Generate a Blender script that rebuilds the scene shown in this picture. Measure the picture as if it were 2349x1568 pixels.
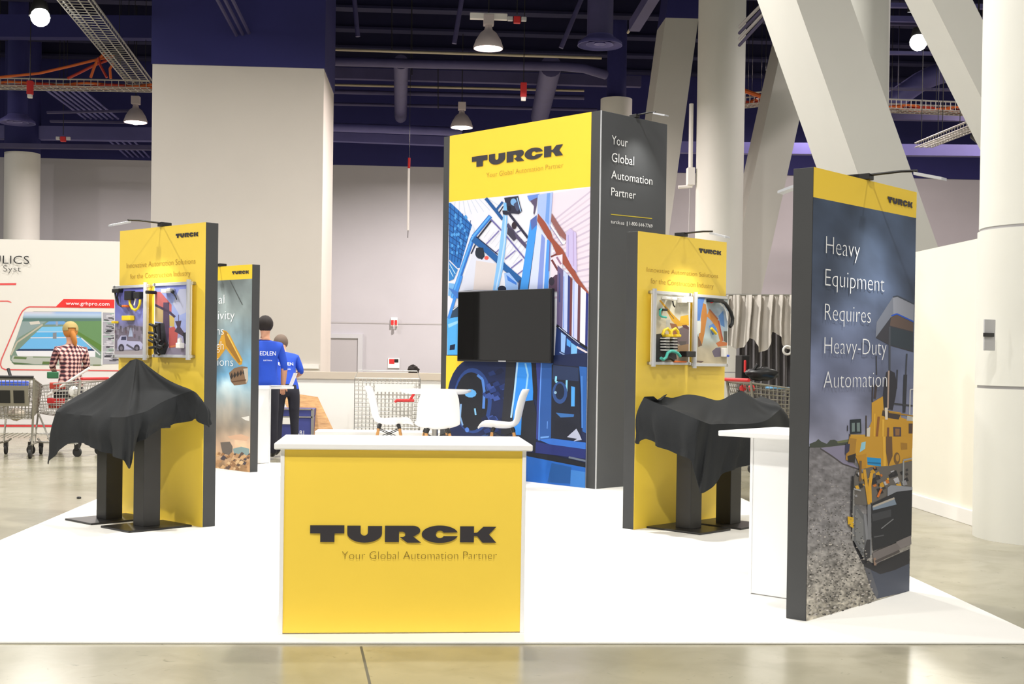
import bpy, math, random
import numpy as np
from mathutils import Vector, Matrix
random.seed(7)
# ---------------------------------------------------------------- reset
for o in list(bpy.data.objects): bpy.data.objects.remove(o, do_unlink=True)
SC = bpy.context.scene
COL = SC.collection
# ---------------------------------------------------------------- camera
S = 1.4 / 1.5
FPX, YAW, PITCH, ROLL, CY = 2948.56, 0.0604066, -0.0114489, -0.0142580, 851.7565
CX, IW, IH = 1174.5, 2349.0, 1568.0
CAMP = Vector((0, 0, 1.4))
_F = Vector((math.sin(YAW)*math.cos(PITCH), math.cos(YAW)*math.cos(PITCH), math.sin(PITCH)))
_R0 = Vector((math.cos(YAW), -math.sin(YAW), 0)); _U0 = _R0.cross(_F)
_R = math.cos(ROLL)*_R0 - math.sin(ROLL)*_U0
_U = math.sin(ROLL)*_R0 + math.cos(ROLL)*_U0
cam = bpy.data.objects.new('camera', bpy.data.cameras.new('camera')); COL.objects.link(cam)
cam.data.sensor_width = 36.0; cam.data.lens = FPX*36.0/IW
cam.data.shift_y = (CY-IH/2)/IW
cam.data.clip_end = 300
_m = Matrix((( _R.x, _U.x, -_F.x, CAMP.x), (_R.y, _U.y, -_F.y, CAMP.y), (_R.z, _U.z, -_F.z, CAMP.z), (0, 0, 0, 1)))
cam.matrix_world = _m
SC.camera = cam
# ---------------------------------------------------------------- world + exposure
w = bpy.data.worlds.new('hall_ambient'); SC.world = w; w.use_nodes = True
w.node_tree.nodes['Background'].inputs[0].default_value = (1.0, 0.965, 0.92, 1)
w.node_tree.nodes['Background'].inputs[1].default_value = 0.60
vs = SC.view_settings
vs.view_transform = 'Standard'; vs.look = 'None'; vs.gamma = 1.0; vs.use_curve_mapping = False
vs.exposure = 0.06
LAMP_W = 620.0          # unseen high-bay lamps added over the booth
FAR_W = 480.0           # high-bay lamps at the back of the hall, visible ones and added ones
ARM_W = 3.6             # little arm lights on the panels
def ray(px, py): return _F + _R*((px-CX)/FPX) + _U*((CY-py)/FPX)
def P(px, py, d): return CAMP + ray(px, py)*d
def PY(px, py, Y):
    r = ray(px, py); return CAMP + r*((Y-CAMP.y)/r.y)
def G(px, py, z=0.0):
    r = ray(px, py); return CAMP + r*((z-CAMP.z)/r.z)
def GD(px, d, z=0.0):            # point at column px, depth d, height z (column taken at the horizon)
    hy = 818 + .01426*(px-1174)
    hy2 = hy + (1.4-z)*FPX/d
    return P(px - 0.0142*(hy2-hy)*0, hy2, d)
# ---------------------------------------------------------------- materials
def lin(c):
    return tuple(((x/255.0)/12.92 if x/255.0 <= .04045 else (((x/255.0)+.055)/1.055)**2.4) for x in c)
MATS = {}
def mat(name, rgb, rough=.5, metal=0.0, noise=0.0, nscale=8.0, bump=0.0, bscale=40.0, emit=0.0, spec=.5, rgb2=None, coat=0.0, aniso=None):
    if name in MATS: return MATS[name]
    m = bpy.data.materials.new(name); m.use_nodes = True; MATS[name] = m
    nt = m.node_tree; b = nt.nodes['Principled BSDF']
    c = lin(rgb)
    b.inputs['Base Color'].default_value = (*c, 1); b.inputs['Roughness'].default_value = rough
    b.inputs['Metallic'].default_value = metal; b.inputs['Specular IOR Level'].default_value = spec
    b.inputs['Coat Weight'].default_value = coat
    if noise or rgb2:
        tc = nt.nodes.new('ShaderNodeTexCoord'); mp = nt.nodes.new('ShaderNodeMapping'); n = nt.nodes.new('ShaderNodeTexNoise'); r = nt.nodes.new('ShaderNodeMix')
        r.data_type = 'RGBA'
        n.inputs['Scale'].default_value = nscale; n.inputs['Detail'].default_value = 6
        if aniso: mp.inputs['Scale'].default_value = aniso
        c2 = lin(rgb2) if rgb2 else tuple(x*(1-noise) for x in c)
        r.inputs[6].default_value = (*c, 1); r.inputs[7].default_value = (*c2, 1)
        cr = nt.nodes.new('ShaderNodeMapRange'); cr.inputs[1].default_value = .35; cr.inputs[2].default_value = .65
        nt.links.new(tc.outputs['Object'], mp.inputs[0]); nt.links.new(mp.outputs[0], n.inputs['Vector']); nt.links.new(n.outputs['Fac'], cr.inputs[0])
        nt.links.new(cr.outputs[0], r.inputs[0]); nt.links.new(r.outputs[2], b.inputs['Base Color'])
    if bump:
        n2 = nt.nodes.new('ShaderNodeTexNoise'); n2.inputs['Scale'].default_value = bscale; n2.inputs['Detail'].default_value = 4
        tc2 = nt.nodes.new('ShaderNodeTexCoord'); bp = nt.nodes.new('ShaderNodeBump'); bp.inputs['Strength'].default_value = bump; bp.inputs['Distance'].default_value = .01
        nt.links.new(tc2.outputs['Object'], n2.inputs['Vector']); nt.links.new(n2.outputs['Fac'], bp.inputs['Height']); nt.links.new(bp.outputs[0], b.inputs['Normal'])
    if emit:
        b.inputs['Emission Color'].default_value = (*c, 1); b.inputs['Emission Strength'].default_value = emit
    return m
def print_mat():
    m = bpy.data.materials.new('printed_vinyl'); m.use_nodes = True; nt = m.node_tree; b = nt.nodes['Principled BSDF']
    a = nt.nodes.new('ShaderNodeAttribute'); a.attribute_name = 'Col'
    nt.links.new(a.outputs['Color'], b.inputs['Base Color']); b.inputs['Roughness'].default_value = .5; b.inputs['Specular IOR Level'].default_value = .3
    return m
PRINT = print_mat(); MATS['print'] = PRINT
def plaid_mat():
    m = bpy.data.materials.new('plaid_flannel'); m.use_nodes = True; nt = m.node_tree; b = nt.nodes['Principled BSDF']
    tc = nt.nodes.new('ShaderNodeTexCoord')
    prev = None
    for ax in ((1, 1, 0), (0, 0, 1)):
        dp = nt.nodes.new('ShaderNodeVectorMath'); dp.operation = 'DOT_PRODUCT'; dp.inputs[1].default_value = ax
        sn = nt.nodes.new('ShaderNodeMath'); sn.operation = 'MULTIPLY'; sn.inputs[1].default_value = 112
        s2 = nt.nodes.new('ShaderNodeMath'); s2.operation = 'SINE'
        nt.links.new(tc.outputs['Object'], dp.inputs[0]); nt.links.new(dp.outputs['Value'], sn.inputs[0]); nt.links.new(sn.outputs[0], s2.inputs[0])
        if prev is None: prev = s2
        else:
            ad = nt.nodes.new('ShaderNodeMath'); ad.operation = 'ADD'; nt.links.new(prev.outputs[0], ad.inputs[0]); nt.links.new(s2.outputs[0], ad.inputs[1]); prev = ad
    r = nt.nodes.new('ShaderNodeValToRGB'); mr = nt.nodes.new('ShaderNodeMapRange'); mr.inputs[1].default_value = -1.6; mr.inputs[2].default_value = 1.6
    e = r.color_ramp.elements; e[0].color = (*lin((58, 38, 50)), 1); e[1].color = (*lin((235, 200, 190)), 1); e[0].position = .2; e[1].position = .8
    x = r.color_ramp.elements.new(.5); x.color = (*lin((170, 110, 110)), 1)
    nt.links.new(prev.outputs[0], mr.inputs[0]); nt.links.new(mr.outputs[0], r.inputs[0]); nt.links.new(r.outputs[0], b.inputs['Base Color']); b.inputs['Roughness'].default_value = .9
    return m
MATS['plaid'] = plaid_mat()
def concrete_mat():
    m = bpy.data.materials.new('polished_concrete'); m.use_nodes = True; nt = m.node_tree; b = nt.nodes['Principled BSDF']
    tc = nt.nodes.new('ShaderNodeTexCoord')
    def nz(scale, detail=8, dist=0.0):
        n = nt.nodes.new('ShaderNodeTexNoise'); n.inputs['Scale'].default_value = scale; n.inputs['Detail'].default_value = detail; n.inputs['Distortion'].default_value = dist
        nt.links.new(tc.outputs['Object'], n.inputs['Vector']); return n
    a = nz(.55, 8, 1.2); c = nz(3.5, 10, .6); d = nz(9, 4, 2.0)
    r = nt.nodes.new('ShaderNodeValToRGB'); e = r.color_ramp.elements
    e[0].position = .3; e[0].color = (*lin((140, 136, 114)), 1); e[1].position = .7; e[1].color = (*lin((172, 167, 147)), 1)
    nt.links.new(a.outputs['Fac'], r.inputs[0])
    mx = nt.nodes.new('ShaderNodeMix'); mx.data_type = 'RGBA'; mx.inputs[7].default_value = (*lin((128, 122, 100)), 1)
    f = nt.nodes.new('ShaderNodeMapRange'); f.inputs[1].default_value = .45; f.inputs[2].default_value = .8; f.inputs[4].default_value = .65
    nt.links.new(c.outputs['Fac'], f.inputs[0]); nt.links.new(f.outputs[0], mx.inputs[0]); nt.links.new(r.outputs[0], mx.inputs[6])
    mx2 = nt.nodes.new('ShaderNodeMix'); mx2.data_type = 'RGBA'; mx2.inputs[7].default_value = (*lin((84, 80, 66)), 1)
    f2 = nt.nodes.new('ShaderNodeMapRange'); f2.inputs[1].default_value = .66; f2.inputs[2].default_value = .78; f2.inputs[4].default_value = .5
    nt.links.new(d.outputs['Fac'], f2.inputs[0]); nt.links.new(f2.outputs[0], mx2.inputs[0]); nt.links.new(mx.outputs[2], mx2.inputs[6])
    nt.links.new(mx2.outputs[2], b.inputs['Base Color'])
    rr = nt.nodes.new('ShaderNodeMapRange'); rr.inputs[3].default_value = .14; rr.inputs[4].default_value = .32
    nt.links.new(c.outputs['Fac'], rr.inputs[0]); nt.links.new(rr.outputs[0], b.inputs['Roughness'])
    return m
MATS['concrete'] = concrete_mat()
def wood_mat(name, c1, c2, sc):
    m = bpy.data.materials.new(name); m.use_nodes = True; nt = m.node_tree; b = nt.nodes['Principled BSDF']
    tc = nt.nodes.new('ShaderNodeTexCoord'); mp = nt.nodes.new('ShaderNodeMapping'); mp.inputs['Scale'].default_value = sc
    n = nt.nodes.new('ShaderNodeTexNoise'); n.inputs['Scale'].default_value = 6; n.inputs['Detail'].default_value = 8; n.inputs['Distortion'].default_value = .8
    r = nt.nodes.new('ShaderNodeValToRGB'); r.color_ramp.elements[0].color = (*lin(c1), 1); r.color_ramp.elements[1].color = (*lin(c2), 1); r.color_ramp.elements[0].position = .3; r.color_ramp.elements[1].position = .7
    nt.links.new(tc.outputs['Object'], mp.inputs[0]); nt.links.new(mp.outputs[0], n.inputs['Vector']); nt.links.new(n.outputs['Fac'], r.inputs[0]); nt.links.new(r.outputs[0], b.inputs['Base Color']); b.inputs['Roughness'].default_value = .55
    MATS[name] = m; return m
wood_mat('plywood', (150, 105, 55), (196, 150, 92), (1.2, 6, 9)); wood_mat('beech', (196, 138, 78), (226, 172, 108), (8, 8, 1))
mat('wall_grey', (190, 189, 194), .85, noise=.06, nscale=.6); mat('wall_cream', (214, 208, 200), .85, noise=.05, nscale=.5)
mat('navy_paint', (38, 38, 104), .75, noise=.15, nscale=.5); mat('navy_dark', (26, 26, 66), .8, noise=.2, nscale=.6); mat('purple_duct', (92, 90, 150), .5, noise=.12, nscale=2)
mat('dusk_duct', (70, 66, 108), .6, noise=.15, nscale=2)
mat('column_white', (226, 226, 218), .6, noise=.04, nscale=1.0); mat('brace_grey', (196, 195, 188), .8, noise=.04, nscale=.7); mat('partition', (238, 234, 218), .8, noise=.04, nscale=1.0)
mat('carpet_white', (246, 245, 240), .95, noise=.03, nscale=1.2, bump=.15, bscale=220)
mat('charcoal', (62, 63, 64), .62, noise=.08, nscale=3, bump=.05, bscale=120); mat('slate_vinyl', (76, 78, 82), .5, noise=.05, nscale=2)
mat('yellow_vinyl', (255, 220, 80), .38, noise=.03, nscale=1.5); mat('white_lam', (245, 245, 245), .35); mat('white_paint', (244, 242, 238), .45)
mat('black_metal', (38, 37, 36), .4, noise=.1, nscale=5); mat('black_plastic', (22, 22, 24), .45); mat('black_cloth', (44, 46, 48), .85, noise=.15, nscale=3, bump=.25, bscale=300, spec=.25)
mat('steel', (172, 170, 165), .35, .85); mat('zinc', (186, 184, 178), .45, .35); mat('cart_grey', (150, 146, 134), .45, .55); mat('rubber', (40, 40, 40), .7)
mat('alu', (205, 207, 212), .4, .35); mat('screen', (14, 13, 12), .06, spec=.6, coat=.3); mat('lamp_glow', (255, 240, 225), .5, emit=14.0); mat('lamp_glow_pink', (255, 222, 214), .5, emit=14.0); mat('flood_glow', (255, 255, 250), .5, emit=45.0)
mat('bowl', (200, 190, 190), .5); mat('grey_curtain', (214, 208, 200), .9, noise=.1, nscale=4); mat('dark_curtain', (116, 113, 116), .9, noise=.1, nscale=3)
mat('blue_shirt', (34, 78, 196), .85, noise=.12, nscale=7); mat('navy_pants', (38, 38, 50), .85); mat('skin', (214, 158, 128), .6); mat('hair_dark', (34, 26, 24), .8); mat('hair_grey', (112, 96, 84), .8)
mat('cap_olive', (172, 152, 96), .85); mat('hair_ginger', (196, 128, 60), .8); mat('case_blue', (58, 66, 134), .5, noise=.2, nscale=4); mat('red', (205, 40, 42), .5); mat('orange_cable', (214, 104, 44), .55); mat('cable_yellow', (240, 205, 40), .45)
mat('brick_red', (176, 52, 34), .5); mat('conduit', (168, 158, 138), .5, .3); mat('green', (40, 110, 70), .6); mat('blue_plastic', (60, 96, 220), .5); mat('teal', (70, 180, 165), .5); mat('bag_white', (228, 226, 222), .5); mat('cream_cap', (196, 184, 168), .7); mat('door_grey', (176, 174, 176), .6)
mat('booth_vinyl', (226, 222, 214), .6); mat('joint_dark', (98, 94, 78), .8); mat('orange_plastic', (224, 112, 44), .5); mat('sky_blue', (112, 176, 224), .5); mat('text_dark', (50, 47, 52), .5); mat('text_white', (240, 241, 243), .5); mat('text_brown', (104, 82, 26), .5); mat('text_black', (34, 34, 36), .5); mat('clear_grey', (200, 200, 202), .3); mat('text_olive', (176, 138, 40), .5); mat('text_grey', (150, 150, 150), .5)
# ---------------------------------------------------------------- object helpers
MW = {}
def link(o): COL.objects.link(o); return o
def tag(o, label=None, cat=None, group=None, kind=None):
    if label: o['label'] = label
    if cat: o['category'] = cat
    if group: o['group'] = group
    if kind: o['kind'] = kind
    return o
def thing(name, label, cat, loc=(0, 0, 0), rz=0.0, group=None):
    o = bpy.data.objects.new(name, None); link(o); o.empty_display_size = .1
    o.location = loc; o.rotation_euler = (0, 0, rz); tag(o, label, cat, group)
    MW[o.name] = Matrix.Translation(Vector(loc)) @ Matrix.Rotation(rz, 4, 'Z'); return o
class MB:
    def __init__(s): s.v = []; s.f = []; s.m = []
    def add(s, vs_, fs, mi=0):
        n = len(s.v); s.v += [Vector(x) for x in vs_]; s.f += [[i+n for i in f] for f in fs]; s.m += [mi]*len(fs); return s
    def box(s, c, d, rz=0.0, mi=0, M=None):
        hx, hy, hz = d[0]/2, d[1]/2, d[2]/2; R = M if M else Matrix.Rotation(rz, 3, 'Z')
        vs_ = [Vector(c) + R @ Vector((x, y, z)) for z in (-hz, hz) for x, y in ((-hx, -hy), (hx, -hy), (hx, hy), (-hx, hy))]
        return s.add(vs_, [[0, 3, 2, 1], [4, 5, 6, 7], [0, 1, 5, 4], [1, 2, 6, 5], [2, 3, 7, 6], [3, 0, 4, 7]], mi)
    def b2(s, lo, hi, mi=0): return s.box([(a+b)/2 for a, b in zip(lo, hi)], [abs(b-a) for a, b in zip(lo, hi)], 0, mi)
    def hexa(s, bot, top, mi=0):     # two 4-corner rings
        return s.add(list(bot)+list(top), [[0, 3, 2, 1], [4, 5, 6, 7], [0, 1, 5, 4], [1, 2, 6, 5], [2, 3, 7, 6], [3, 0, 4, 7]], mi)
    def tube(s, path, r, n=8, mi=0, cap=True):
        path = [Vector(p) for p in path]; k = len(path); rs = r if isinstance(r, (list, tuple)) else [r]*k
        base = len(s.v); ref = None
        for i, p in enumerate(path):
            t = (path[min(i+1, k-1)]-path[max(i-1, 0)]).normalized()
            if ref is None: ref = Vector((0, 0, 1)) if abs(t.z) < .9 else Vector((1, 0, 0))
            a = t.cross(ref).normalized(); ref = a.cross(t).normalized() if True else ref
            b = t.cross(a).normalized()
            for j in range(n):
                an = 2*math.pi*j/n; s.v.append(p + (a*math.cos(an)+b*math.sin(an))*rs[i])
        for i in range(k-1):
            for j in range(n):
                s.f.append([base+i*n+j, base+i*n+(j+1) % n, base+(i+1)*n+(j+1) % n, base+(i+1)*n+j]); s.m.append(mi)
        if cap:
            s.f.append([base+j for j in range(n)][::-1]); s.f.append([base+(k-1)*n+j for j in range(n)]); s.m += [mi, mi]
        return s
    def lathe(s, c, prof, n=24, mi=0, close=False):
        c = Vector(c); base = len(s.v); k = len(prof)
        for r, z in prof:
            for j in range(n):
                an = 2*math.pi*j/n; s.v.append(c + Vector((r*math.cos(an), r*math.sin(an), z)))
        for i in range(k-1):
            for j in range(n):
                s.f.append([base+i*n+j, base+i*n+(j+1) % n, base+(i+1)*n+(j+1) % n, base+(i+1)*n+j]); s.m.append(mi)
        if prof[0][0] > 1e-4 and close: s.f.append([base+j for j in range(n)][::-1]); s.m.append(mi)
        if prof[-1][0] > 1e-4 and close: s.f.append([base+(k-1)*n+j for j in range(n)]); s.m.append(mi)
        return s
    def ball(s, c, r, n=12, mi=0):
        rr = r if isinstance(r, (list, tuple)) else (r, r, r); c = Vector(c); base = len(s.v); k = n//2+1
        for i in range(k):
            th = math.pi*i/(k-1)
            for j in range(n):
                an = 2*math.pi*j/n
                s.v.append(c + Vector((rr[0]*math.sin(th)*math.cos(an), rr[1]*math.sin(th)*math.sin(an), rr[2]*math.cos(th))))
        for i in range(k-1):
            for j in range(n):
                s.f.append([base+i*n+j, base+(i+1)*n+j, base+(i+1)*n+(j+1) % n, base+i*n+(j+1) % n]); s.m.append(mi)
        return s
    def surf(s, rows, mi=0, closed=False):       # grid of points
        base = len(s.v); nr = len(rows); nc = len(rows[0])
        for r in rows: s.v += [Vector(p) for p in r]
        for i in range(nr-1):
            for j in range(nc if closed else nc-1):
                s.f.append([base+i*nc+j, base+i*nc+(j+1) % nc, base+(i+1)*nc+(j+1) % nc, base+(i+1)*nc+j]); s.m.append(mi)
        return s
    def build(s, name, mats, parent=None, world=False, smooth=False, bevel=0.0, solid=0.0, label=None, sub=0, offset=0.0, split=.9):
        vs_ = s.v
        if world and parent is not None:
            inv = MW[parent.name].inverted(); vs_ = [inv @ v for v in vs_]
        me = bpy.data.meshes.new(name); me.from_pydata([tuple(v) for v in vs_], [], s.f)
        ms = mats if isinstance(mats, (list, tuple)) else [mats]
        for m in ms: me.materials.append(MATS[m] if isinstance(m, str) else m)
        me.polygons.foreach_set('material_index', s.m)
        if smooth: me.polygons.foreach_set('use_smooth', [True]*len(me.polygons))
        me.update()
        o = bpy.data.objects.new(name, me); link(o)
        if parent is not None: o.parent = parent; MW[o.name] = MW[parent.name].copy()
        if solid:
            q = o.modifiers.new('solid', 'SOLIDIFY'); q.thickness = solid; q.offset = offset
        if sub:
            q = o.modifiers.new('sub', 'SUBSURF'); q.levels = sub; q.render_levels = sub
        if bevel:
            q = o.modifiers.new('bevel', 'BEVEL'); q.width = bevel; q.segments = 2; q.limit_method = 'ANGLE'; q.angle_limit = .7
        if smooth and not sub:
            q = o.modifiers.new('edge', 'EDGE_SPLIT'); q.split_angle = split
        if label: o['label'] = label
        return o
    def solo(s, name, mats, label, cat, group=None, kind=None, **kw):   # a thing that is one mesh; origin at base centre (verts in world)
        lo = [min(v[i] for v in s.v) for i in range(3)]; hi = [max(v[i] for v in s.v) for i in range(3)]
        loc = Vector(((lo[0]+hi[0])/2, (lo[1]+hi[1])/2, lo[2])); s.v = [v-loc for v in s.v]
        o = s.build(name, mats, **kw); o.location = loc; MW[o.name] = Matrix.Translation(loc)
        return tag(o, label, cat, group, kind)
def struct(name, mb, mats, parent=None, **kw):
    o = mb.build(name, mats, parent, **kw); o['kind'] = 'structure'; MW.setdefault(o.name, Matrix.Identity(4)); return o
def light(name, kind, loc, power, color=(1, 1, 1), size=.5, rot=(0, 0, 0), parent=None, spot=None, blend=.5):
    d = bpy.data.lights.new(name, kind); d.energy = power; d.color = color
    if kind == 'AREA': d.shape = 'DISK'; d.size = size; d.spread = math.radians(spot or 180)
    else: d.shadow_soft_size = size
    if kind == 'SPOT': d.spot_size = math.radians(spot or 120); d.spot_blend = blend
    o = bpy.data.objects.new(name, d); link(o); o.location = loc; o.rotation_euler = rot
    if parent is not None: o.parent = parent
    return o
# ================================================================ STRUCTURE
CEIL = 10.6; YB = 38.0
mb = MB(); mb.b2((-32, -14, -.12), (34, YB+.3, 0)); floor = struct('floor', mb, 'concrete')
j = MB(); a, b = G(828, 1482), G(848, 1566); d = (b-a).normalized(); s_ = Vector((-d.y, d.x, 0))*.006; a2 = a-d*.0; b2_ = b+d*9
j.add([a-s_+Vector((0, 0, .0006)), b2_-s_+Vector((0, 0, .0006)), b2_+s_+Vector((0, 0, .0006)), a+s_+Vector((0, 0, .0006))], [[0, 1, 2, 3]]); j.build('control_joint', 'joint_dark', floor)
mb = MB(); mb.b2((-32, -14, CEIL), (34, YB+.3, CEIL+.2)); ceiling = struct('ceiling', mb, 'navy_dark')
ZP = PY(900, 381, YB).z
mb = MB(); mb.b2((-32, YB, 0), (34, YB+.3, ZP)); mb.b2((-32, YB-.03, ZP), (34, YB+.3, CEIL), 1)
# groove along the back wall
zg = PY(900, 741, YB).z; mb.b2((-9, YB-.015, zg-.02), (6, YB, zg+.02), 2)
wall_back = struct('wall_back', mb, ['wall_grey', 'navy_paint', 'door_grey'])
# bulkhead block that comes forward left of centre
YK = 25.0; x0 = PY(346, 500, YK).x; x1 = PY(739, 500, YK).x; zk = PY(550, 152, YK).z
mb = MB(); mb.b2((x0, YK, 0), (x1, YK+2.4, zk)); mb.b2((x0-.02, YK-.02, zk), (x1+.02, YK+2.42, CEIL), 1)
wall_block = struct('wall_block', mb, ['wall_cream', 'navy_paint'])
mb = MB(); za, zb = PY(700, 845, YK).z, PY(700, 836, YK).z; mb.b2((x0, YK-.04, za), (x1-.03, YK, zb)); struct('trim_1', mb, 'white_paint')
# door in the back wall
xa = PY(757, 820, YB).x; xb = PY(832, 820, YB).x; zd = PY(800, 766, YB).z
door = struct('door_1', MB().b2((xa, YB-.05, 0), (xb-.14, YB, zd-.12)), 'door_grey')
MB().b2((xb-.14, YB-.1, 0), (xb, YB, zd)).b2((xa, YB-.1, zd-.12), (xb-.14, YB, zd)).build('door_frame', 'alu', door)
# low wall with a beige cap
YL = 20.6; xl0 = PY(560, 900, YL).x; xl1 = PY(1470, 900, YL).x; zc0 = PY(800, 869, YL).z; zc1 = PY(800, 853, YL).z
lw = struct('wall_low', MB().b2((xl0, YL, 0), (xl1, YL+.25, zc0)), 'white_paint')
MB().b2((xl0, YL-.03, zc0), (xl1, YL+.28, zc1)).build('cap', 'cream_cap', lw)
# pale partition on the right, with baseboard
g0 = G(2240, 1207); XPn = g0.x; yA = g0.y; yB2 = yA+3.6
zt = (PY(2252, 545, yA)).z
pt = struct('wall_right', MB().b2((XPn, yA, 0), (XPn+.12, yB2, zt)), 'partition')
bb = struct('baseboard_right', MB().b2((XPn-.03, yA-.02, 0), (XPn, yB2, .13)).b2((XPn-.03, yA-.05, 0), (XPn+.13, yA, .13)), 'white_paint', bevel=.004)
# ---------------------------------------------------------------- booth carpet
YF = 6.6818*S; XL = -3.3699*S; XR = 3.3308*S
cp = MB().b2((XL, YF, 0), (XR, 16.5, .012)); cp.solo('booth_carpet', 'carpet_white', 'bright white carpet covering the booth floor', 'carpet', bevel=.004)
wp = MB(); c0 = PY(722, 988, 18.75); c1 = PY(1060, 988, 18.75); wp.b2((c0.x, 18.75, 0), (c1.x+1.0, 19.2, c0.z)); wp.solo('low_platform', 'white_lam', 'low white platform on the floor behind the front counter', 'platform', bevel=.01)
# ---------------------------------------------------------------- columns
def column(px0, px1, d, label, ztop=CEIL, seams=(), zfoot=0.0, rtop=None, paint=None, m='column_white'):
    c = P((px0+px1)/2, 820, d); r = (px1-px0)/2*d/FPX; t = thing('round_column', label, 'column', (c.x, c.y, 0), 0)
    zs = [0] + list(seams) + [paint or ztop]
    for i in range(len(zs)-1):
        q = MB().lathe((0, 0, 0), [(r*(1.0 if i == len(zs)-2 else 1.02), zs[i]+(.012 if i else 0)), (r*(1.0 if i == len(zs)-2 else 1.02), zs[i+1]-.012)], 48, close=True)
        q.build('shaft_section', m, t, smooth=True)
    if len(zs) > 2: MB().lathe((0, 0, 0), [(r*.985, 0), (r*.985, zs[-1])], 48).build('core', 'door_grey', t, smooth=True)
    if paint: MB().lathe((0, 0, 0), [((rtop or r)*1.005, paint-.01), ((rtop or r)*1.005, ztop)], 48).build('upper_shaft', 'navy_paint', t, smooth=True)
    return t
def zat(px, py, d): return P(px, py, d).z
column(8, 86, 35.5, 'round white column far left in front of the grey back wall', paint=zat(45, 352, 35.5))
c1t = column(1590, 1698, 26.5, 'tall round white column rising behind the small yellow panel', seams=(zat(1650, 853, 26.5),))
column(1369, 1441, 32.0, 'white round column head peeking over the tall tower', paint=zat(1400, 228, 32.0), rtop=.24)
column(1898, 2026, 18.2, 'slim round column half hidden behind the largest diagonal brace')
column(2250, 2560, 10.35, 'thick white round column at the right picture edge', seams=(zat(2300, 887, 10.35), zat(2300, 527, 10.35)))
# scuffed sticker plate on the thick column
q = PY(2272, 768, P(2290, 800, 10.35).y-.46)
# bracket device beside the tall column
t = thing('camera_bracket', 'white pipe bracket with a box clamped beside the tall column', 'bracket', P(1585, 435, 26.45), 0)
MB().tube([P(1586, 238, 26.45), P(1584, 388, 26.45)], .045, 10).build('pipe', 'white_paint', t, world=True, smooth=True)
MB().box(P(1584, 405, 26.45), (.15, .2, .36)).build('box', 'white_paint', t, world=True, bevel=.01)
MB().tube([P(1556, 429, 26.45), P(1588, 427, 26.45)], .035, 8).build('arm', 'white_paint', t, world=True)
MB().tube([P(1583, 425, 26.45), P(1577, 640, 26.45)], .012, 6).build('cable', 'door_grey', t, world=True)
# ---------------------------------------------------------------- diagonal braces
def brace(e0, e1, wpx, y0px, y1px, d, dep, label, m='brace_grey', zl=None, navy_above=None):
    # left front edge passes e0 at y0px and e1 at y1px (pixels), width wpx, depth d, thickness dep
    A, B = P(e0, y0px, d), P(e1, y1px, d); wd = wpx*d/FPX
    k = (B-A)/(B.z-A.z)
    def ring(z): p = A + k*(z-A.z); return [(p.x, p.y, z), (p.x+wd, p.y, z), (p.x+wd, p.y+dep, z), (p.x, p.y+dep, z)]
    z1 = navy_above or CEIL-.01
    mb = MB().hexa(ring(0), ring(z1))
    if navy_above: mb.hexa(ring(z1), ring(CEIL-.01), 1)
    return mb.solo('diagonal_brace', [m, 'navy_paint'], label, 'brace', 'diagonal structural braces')
brace(1827, 1970, 128, 0, 404, 15.5, 1.36, 'broad pale diagonal brace crossing above the tall dark panel')
brace(1759, 1707, 78, 263, 499, 27.6, 1.05, 'pinkish diagonal brace leaning left, second from the tall column')
brace(1523, 1496, 76, 70, 267, 28.2, 1.1, 'diagonal brace directly left of the tall round column', navy_above=zat(1560, 41, 28.2))
brace(2138, 2257, 97, 0, 236, 13.0, .55, 'steep diagonal brace running down behind the thick right column')
# ---------------------------------------------------------------- high bay lamps
def highbay(loc, label, W, glow='lamp_glow', color=(1, .95, .89), cross=False, group='high bay lamps', r=.28):
    t = thing('high_bay_lamp', label, 'lamp', loc, 0, group)
    MB().lathe((0, 0, 0), [(r, 0), (r*1.02, .03), (r*.86, .16), (r*.55, .30), (r*.28, .36), (r*.2, .46)], 28).build('reflector', 'bowl', t, smooth=True, solid=.008)
    MB().lathe((0, 0, 0), [(0.001, .05), (r*.93, .05), (r*.93, .02), (0.001, -.06)], 28).build('lens', glow, t, smooth=True)
    MB().box((0, 0, .55), (.2, .2, .2)).build('ballast', 'bowl', t, bevel=.01)
    if cross: MB().box((0, 0, .62), (.72, .1, .12)).build('bracket', 'white_paint', t, bevel=.01)
    MB().tube([(0, 0, .64), (0, 0, CEIL-loc[2])], .012, 6).build('hanger', 'black_metal', t)
    light('lamp_light', 'AREA', (0, 0, -.08), W, color, .5, (0, 0, 0), t, 165)
    return t
highbay(P(1120, 112, 24.8), 'high bay lamp with a white cross bracket above the tower', FAR_W, 'lamp_glow_pink', (1, .88, .84), True)
highbay(P(1059, 293, 33.0), 'smaller glowing high bay lamp low beside the tower top', FAR_W*1.7, 'lamp_glow', (1, .9, .86), False)
highbay(P(311, 281, 32.0), 'glowing high bay lamp at the left of the grey block', FAR_W, 'lamp_glow_pink', (1, .88, .86), False)
for xx, yy, ww in ((-9, 3, 1.1), (0, 1.5, 1), (9, 3, .45), (-9, 12, 1), (0.5, 10.5, .62), (9, 12, .35), (-3.5, 17.5, .6), (1.0, 16.9, .95), (-10, 19, .45), (12, 24, .8), (-16, 28, .9), (10.0, 33, .8), (15, 31, .9)):  # unseen lamps added for fill, some just to brighten low wall and broad brace
    highbay((xx, yy, 8.6 if yy < 20 else 9.2), 'unseen high bay lamp added outside the picture to light the hall', (LAMP_W if yy < 20 else FAR_W)*ww, color=(1, .965, .91) if yy < 20 else (1, .82, .79) if xx > 8 and yy > 30 else (1, .9, .87))
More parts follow.
